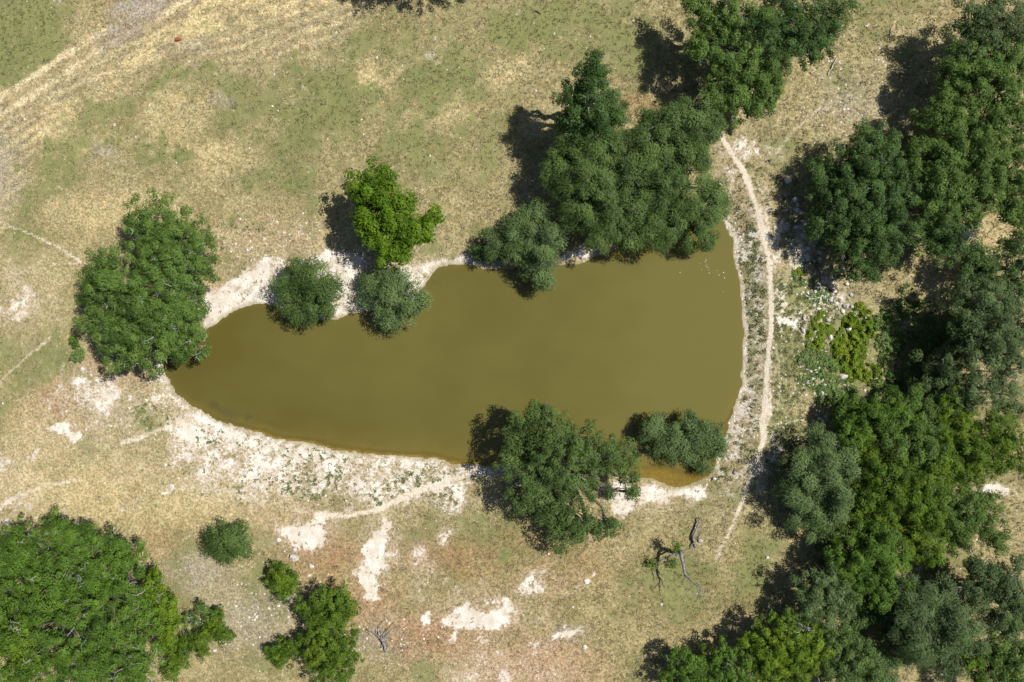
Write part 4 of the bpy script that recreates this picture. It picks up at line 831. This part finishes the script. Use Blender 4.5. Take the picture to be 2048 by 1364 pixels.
# ------------------------------------------------------------------ rocks
def rock_mesh(seed, sub=2):
    import bmesh
    rg = np.random.default_rng(seed)
    bm = bmesh.new(); bmesh.ops.create_icosphere(bm, subdivisions=sub, radius=1)
    pl = [(Vector(unit(rg.normal(size=3))), 0.55+0.35*rg.random()) for _ in range(9)]
    for v in bm.verts:
        c_ = v.co.copy()
        for n_, d_ in pl:
            e_ = c_.dot(n_)-d_
            if e_ > 0: c_ -= n_*e_*0.9
        v.co = c_*(1+rg.normal(0, .03))
    me = bpy.data.meshes.new('rock'); bm.to_mesh(me); bm.free()
    return me
ROCKS = [rock_mesh(i, 1 if i < 5 else 2) for i in range(9)]
for i, m_ in enumerate(ROCKS): m_.materials.append(M['rock'] if i % 4 else M['rock_grey'])
def rock(label, px, py, rx, ry, rz, seed, group=None, name='rock', me=None):
    gz = ground_z(px, py); rg = random.Random(seed)
    x, y = px2w(px, py, gz)
    o = link(name, me or ROCKS[rg.randrange(9)], None, None, (x, y, gz+rz*S*0.35))
    o.scale = (rx*S, ry*S, rz*S); o.rotation_euler = (rg.uniform(-.25, .25), rg.uniform(-.25, .25), rg.uniform(-.5, .5))
    tag(o, label, 'rock', group); return o
big = [('largest pale boulder, lying below the white bare patch left of centre', 588, 1114, 12, 9, 7), ('pale boulder touching the top of the largest boulder', 590, 1097, 6, 6, 5), ('pale rock right of the largest boulder', 623, 1132, 6, 5, 4), ('white flat rock below and right of the largest boulder', 618, 1150, 6, 4, 3),
    ('small white stone left of the white bare patch', 558, 1080, 5, 5, 3), ('flat pale stone lying alone on the yellow grass south-west of the pond', 342, 974, 8, 8, 2.5), ('tall narrow white rock at the left of the rubble', 1607, 634, 4, 8, 5), ('narrow white slab just below the tall narrow rock', 1605, 660, 4, 9, 4),
    ('big white boulder at the right of the rubble', 1690, 612, 8, 6, 6), ('pale boulder in the middle of the rubble', 1655, 640, 6, 5, 5), ('white rock in the yellow-green weeds', 1697, 657, 6, 5, 5), ('small white rock at the top right of the yellow-green weeds', 1731, 636, 4, 4, 4), ('pale double rock at the bottom of the yellow-green weeds', 1685, 752, 10, 6, 5),
    ('white rock on the left of the lower rubble', 1630, 742, 5, 5, 4), ('small white rock left of the weeds, below the rubble', 1676, 700, 4, 4, 4), ('pale grey rock right of the big white boulder', 1703, 613, 4, 5, 4), ('pale stone at the shore near the south-east shallows', 1429, 957, 5, 4, 4), ('grey stone on the grass by the south-east shallows', 1470, 946, 5, 4, 3),
    ('pale stone beside the crooked grey log', 1400, 1081, 6, 5, 4), ('white stone on the dry grass right of the leaning dead tree', 1534, 1114, 4, 4, 3), ('grey stone on the brown grass below the spreading shore tree', 1174, 1162, 7, 8, 3), ('white stone near the bottom of the grass right of centre', 1170, 1293, 5, 6, 3), ('small white stone below the spreading shore tree', 1097, 1107, 3, 3, 3),
    ('pale stone on the north bank right of the pale grey-green tree', 1140, 512, 8, 5, 5), ('reddish pale rock at the waterline of the north grove', 1166, 514, 8, 5, 5), ('pale rock under the edge of the north grove', 1185, 500, 7, 5, 5), ('bluish white rock in the shade left of the big dark oak', 1574, 362, 8, 8, 6), ('white rock in the shade below the bluish one', 1590, 400, 6, 5, 5), ('grey stone lying at the lower right foot of the corner oak shrubs', 430, 1300, 5, 4, 3)]
for i, b in enumerate(big): rock(*b, 200+i)
dk = rock('small dark lump beside the faint trail at the top of the dam', 1540, 321, 5, 4, 4, 400, None, 'dark_lump', ROCKS[3].copy()); dk.data.materials.clear(); dk.data.materials.append(M['bark'])
M['rust'] = stone_material('rust_red_earth', (0.22, 0.07, 0.04), (0.32, 0.11, 0.06), (0.12, 0.05, 0.03))
rd = rock('small rust red lump in the dry grass beside the grey mud', 357, 79, 8, 5, 5, 401, None, 'red_lump', ROCKS[5].copy()); rd.data.materials.clear(); rd.data.materials.append(M['rust'])
for d_ in (dk, rd): d_['category'] = 'lump'
for i, (px, py) in enumerate([(546, 963), (541, 970), (534, 978), (612, 948), (198, 994)]):
    q = rock('dark dung pat lying on the pale ground below the pond', px, py, 3, 2.6, 1.2, 420+i, 'dung pats south of the pond', 'dung_pat', dk.data); q['category'] = 'dung'
rs = random.Random(77)
RUB = [(1650, 575, 42, 30), (1672, 615, 40, 30), (1625, 610, 30, 30), (1640, 670, 40, 40), (1625, 760, 40, 40), (1590, 470, 26, 50), (1610, 510, 30, 30), (1640, 820, 40, 40), (1585, 420, 22, 30), (1660, 700, 30, 40)]
done_px = []
for i in range(170):
    cx, cy, sx, sy = RUB[rs.choices(range(10), [9, 9, 5, 4, 4, 3, 5, 3, 2, 3])[0]]
    px, py = cx+rs.gauss(0, sx*.55), cy+rs.gauss(0, sy*.55)
    r = 2.0+rs.random()**2*3.4
    rock('pale limestone rock among the rubble right of the dam path', px, py, r*rs.uniform(.8, 1.4), r*rs.uniform(.7, 1.2), r*.8, 600+i, 'rubble rocks east of the dam')

# ------------------------------------------------------------------ loose stones, grass, weeds
def sample(grid, X, Y):
    ix = np.clip(np.searchsorted(gx, X)-1, 0, NX-2); iy = np.clip(np.searchsorted(gy, Y)-1, 0, NY-2)
    fx = (X-gx[ix])/(gx[ix+1]-gx[ix]); fy = (Y-gy[iy])/(gy[iy+1]-gy[iy])
    if grid.ndim == 3: fx = fx[:, None]; fy = fy[:, None]
    return (grid[iy, ix]*(1-fx)+grid[iy, ix+1]*fx)*(1-fy)+(grid[iy+1, ix]*(1-fx)+grid[iy+1, ix+1]*fx)*fy
rg = np.random.default_rng(21)
# pebbles: squashed octahedra
n = 60000
X = rg.uniform(-40, 2090, n); Y = rg.uniform(-40, 1404, n)
sp = sample(speck, X, Y); sd = sample(SD, X, Y); pa = sample(path, X, Y); bb = sample(bankband, X, Y)
shore_e = ((X > 1380) & (np.abs(sd-7) < 9))
pr = np.clip((sp-0.22)*0.6, 0.006, 1)+shore_e*0.5
ok = (rg.random(n) < pr) & (sd > 1) & (pa < .5)
X, Y = X[ok], Y[ok]; n = len(X)
Z = sample(GZ, X, Y); r = (0.05+0.11*rg.random(n)**2.2)
oc = np.array([(1, 0, 0), (0, 1, 0), (-1, 0, 0), (0, -1, 0), (0, 0, .7), (.7, .7, .3), (-.7, .6, .35), (0, 0, -.5)], float)
of = np.array([(0, 5, 4), (5, 1, 4), (1, 6, 4), (6, 2, 4), (2, 3, 4), (3, 0, 4), (0, 1, 5), (1, 2, 6), (0, 3, 7), (3, 2, 7)])
an = rg.random(n)*6.28; ca, sa = np.cos(an), np.sin(an); ex = 0.7+0.6*rg.random(n)
vx = oc[None, :, 0]*(r*ex)[:, None]; vy = oc[None, :, 1]*r[:, None]
PV = np.stack([((X-1024)*S)[:, None]+vx*ca[:, None]-vy*sa[:, None], ((682-Y)*S)[:, None]+vx*sa[:, None]+vy*ca[:, None], Z[:, None]+oc[None, :, 2]*r[:, None]*.8+.01], -1).reshape(-1, 3)
PF = (np.arange(n)[:, None, None]*8+of[None]).reshape(-1, 3)
tag(link('loose_stones', np_mesh('loose_stones', PV, PF), M['rock']), 'small pale limestone stones strewn over banks and dry ground', 'stones', kind='stuff')
print('stones', n)

k = NT('grass_blades')
gc = k.attr('blade').outputs['Color']
p = k.pbsdf(gc, 0.8, 0.15)
tr = k.n('ShaderNodeBsdfTranslucent'); k.t.links.new(gc, tr.inputs[0])
ms = k.n('ShaderNodeMixShader'); ms.inputs[0].default_value = 0.25
k.t.links.new(p.outputs[0], ms.inputs[1]); k.t.links.new(tr.outputs[0], ms.inputs[2])
M['grass'] = k.done(ms.outputs[0])
def tufts(name, label, n, prob, rad, hgt, blades, colour, width=0.045):
    X = rg.uniform(-40, 2090, n); Y = rg.uniform(-40, 1404, n)
    ok = rg.random(n) < prob(X, Y)
    X, Y = X[ok], Y[ok]; n = len(X)
    Z = sample(GZ, X, Y)
    C = np.stack([(X-1024)*S, (682-Y)*S, Z-0.01], -1)
    col = colour(X, Y, n)
    sc_ = 0.6+0.8*rg.random(n)
    a = rg.random((n, blades))*6.28
    R = rad*sc_[:, None]*(0.5+rg.random((n, blades))); Hh = hgt*sc_[:, None]*(0.5+rg.random((n, blades)))
    tip = C[:, None, :]+np.stack([np.cos(a)*R, np.sin(a)*R, Hh], -1)
    w = width*sc_[:, None]
    b0 = C[:, None, :]+np.stack([-np.sin(a)*w+np.cos(a)*R*.1, np.cos(a)*w+np.sin(a)*R*.1, 0*a], -1)
    b1 = C[:, None, :]+np.stack([np.sin(a)*w+np.cos(a)*R*.1, -np.cos(a)*w+np.sin(a)*R*.1, 0*a], -1)
    V = np.stack([b0, b1, tip], 2).reshape(-1, 3)
    F = np.arange(len(V)).reshape(-1, 3)
    cf = np.repeat(col, blades, 0)*(0.8+0.4*rg.random((n*blades, 1)))
    cv = np.repeat(np.concatenate([cf, np.ones((len(cf), 1))], 1), 3, 0)
    o = link(name, np_mesh(name, V, F, [('blade', 'FLOAT_COLOR', 'POINT', cv)]), M['grass'])
    print(name, n, len(F)); return tag(o, label, 'grass', kind='stuff')
def p_dry(X, Y):
    sd = sample(SD, X, Y); w = sample(white, X, Y); pa = sample(path, X, Y); m = sample(mud, X, Y)
    return np.where(sd > 8, 1, 0)*(1-np.clip(w*1.3, 0, .93))*(1-np.clip(pa*1.3, 0, 1))*(1-.8*m)*np.clip(.35+vnoise(X/11, Y/11, 3)*.9, 0, 1)
def c_dry(X, Y, n):
    b = sample(base, X, Y); g = sample(green, X, Y)
    f = np.clip(g*1.1-.25+rg.normal(0, .3, n), 0, 1)[:, None]
    dry = b*(0.75+0.5*rg.random((n, 1)))
    gr = np.array([(0.175, 0.20, 0.068)])*(0.7+0.6*rg.random((n, 1)))
    return (dry*(1-f)+gr*f)*0.92
tufts('dry_grass', 'short dry and green grass tufts covering the field', 80000, p_dry, 0.15, 0.10, 6, c_dry)
def p_weed(X, Y):
    sd = sample(SD, X, Y); g = sample(green, X, Y); pa = sample(path, X, Y)
    z = ((X > 1440) & (X < 1680) & (Y > 330) & (Y < 960)) | ((X > 270) & (X < 930) & (Y > 780) & (Y < 1010)) | ((X > 420) & (X < 600) & (Y > 440) & (Y < 540))
    return np.where(z & (sd > 12) & (pa < .3), np.clip(g*1.3-.05, 0, 1)*np.clip(vnoise(X/7, Y/7, 9)*2.0-.75, 0, 1), 0)
def c_weed(X, Y, n):
    return np.array([(0.165, 0.185, 0.085)])*(0.6+0.8*rg.random((n, 1)))*np.array([[1, 1, 1]])+rg.random((n, 1))*np.array([[.03, .02, .0]])
tufts('bank_weeds', 'low green weeds dotted over the pale banks and the dam', 420000, p_weed, 0.15, 0.11, 7, c_weed, 0.05)

# yellow-green weed patch and shade plants
def carpet(name, label, spots, mat, n_per, seed, L=.22, W=.15):
    rq = np.random.default_rng(seed); Cs = []; Ts = []
    for (px, py, rx, ry, h) in spots:
        n = int(n_per*rx*ry/100)
        a = rq.random(n)*6.28; q = np.sqrt(rq.random(n))
        ed = 1+0.3*np.sin(3*a+px)+0.2*np.sin(5*a+py)
        X = px+np.cos(a)*q*rx*ed; Y = py+np.sin(a)*q*ry*ed
        m = vnoise(X/7, Y/7, 4)
        ok = m > 0.28; X, Y, m, q = X[ok], Y[ok], m[ok], q[ok]; n = len(X)
        Z = sample(GZ, X, Y)+h*(m*1.3-.2)*(1-q**4*.7)*(0.6+0.4*rq.random(n))
        Cs.append(np.stack([(X-1024)*S, (682-Y)*S, Z], -1)); Ts.append(np.clip(m*.7+rq.normal(.1, .2, n), 0, 1))
    C = np.concatenate(Cs); n = len(C)
    me = leaf_mesh(name, C, unit(rq.normal(0, .42, (n, 3))+np.array([0.1, 0, 1])), rq.normal(size=(n, 3)), L*(.6+.8*rq.random(n)), W*(.6+.8*rq.random(n)), np.concatenate(Ts))
    tag(link(name, me, M[mat]), label, 'weeds', kind='stuff')
carpet('yellow_green_weeds', 'patch of bright yellow-green weeds right of the dam rubble', [(1715, 655, 34, 36, .8), (1702, 700, 38, 40, .8), (1715, 740, 26, 26, .6), (1640, 655, 24, 26, .5), (1632, 690, 16, 16, .5), (1745, 740, 28, 14, .7), (1690, 740, 30, 20, .5), (1740, 650, 18, 24, .7), (1595, 545, 10, 8, .4)], 'weed', 260, 3)
carpet('bank_plants', 'dull green low plants on and below the dam', [(1665, 730, 40, 30, .5), (1650, 770, 40, 40, .4), (1620, 715, 26, 26, .4), (1640, 590, 26, 22, .3), (1590, 560, 16, 20, .3), (1690, 790, 40, 24, .6), (1780, 690, 30, 30, .6), (1790, 760, 30, 26, .7), (1770, 650, 26, 20, .5)], 'bankweed', 90, 4)

carpet('undergrowth', 'shaded low green undergrowth beneath the trees of the east wood', [(1790, 640, 50, 40, .8), (1840, 700, 60, 60, .9), (1780, 770, 50, 40, .9), (1830, 620, 40, 40, .6), (1870, 820, 60, 60, 1.), (1800, 900, 70, 60, 1.), (1750, 1000, 60, 60, 1.), (1830, 1010, 60, 60, 1.), (1700, 1080, 40, 40, .8), (1880, 480, 50, 30, .6), (1850, 1150, 40, 40, .8), (1700, 1240, 50, 50, .8), (1930, 640, 60, 60, .8), (1930, 300, 60, 90, .8), (1650, 1110, 30, 40, .6), (1780, 1300, 40, 40, .6), (1190, 420, 60, 50, .6), (1330, 330, 60, 60, .6), (1900, 930, 60, 40, .8), (1560, 1320, 60, 30, .6)], 'oak', 26, 9, .26, .17)
# white flecks floating on the pond
FLOAT = rock_mesh(77, 1)
k = NT('white_fleck'); FLOAT.materials.append(k.done(k.pbsdf(k.mix(k.noise(9, 2, .5, k.pos()), (0.75, 0.73, 0.68), (0.85, 0.84, 0.8)), 0.7, .3).outputs[0]))
for i, (px, py) in enumerate([(1381, 504), (1412, 520), (1410, 524), (1414, 530), (1399, 527), (1403, 539), (1412, 533), (1417, 540), (1418, 546), (1438, 550), (1447, 545), (1449, 556), (1446, 583), (1416, 535), (1434, 541), (1360, 545)]):
    x, y = px2w(px, py, 0); rr = random.uniform(.03, .06)
    o = link('floating_fleck', FLOAT, None, None, (x, y, .01)); o.scale = (rr*1.3, rr, .05); o.rotation_euler = (0, 0, random.random()*6)
    tag(o, 'small white fleck floating in the north-east corner of the pond', 'fleck', 'white flecks on the water')
print('leaf triangles', TOTAL[0])
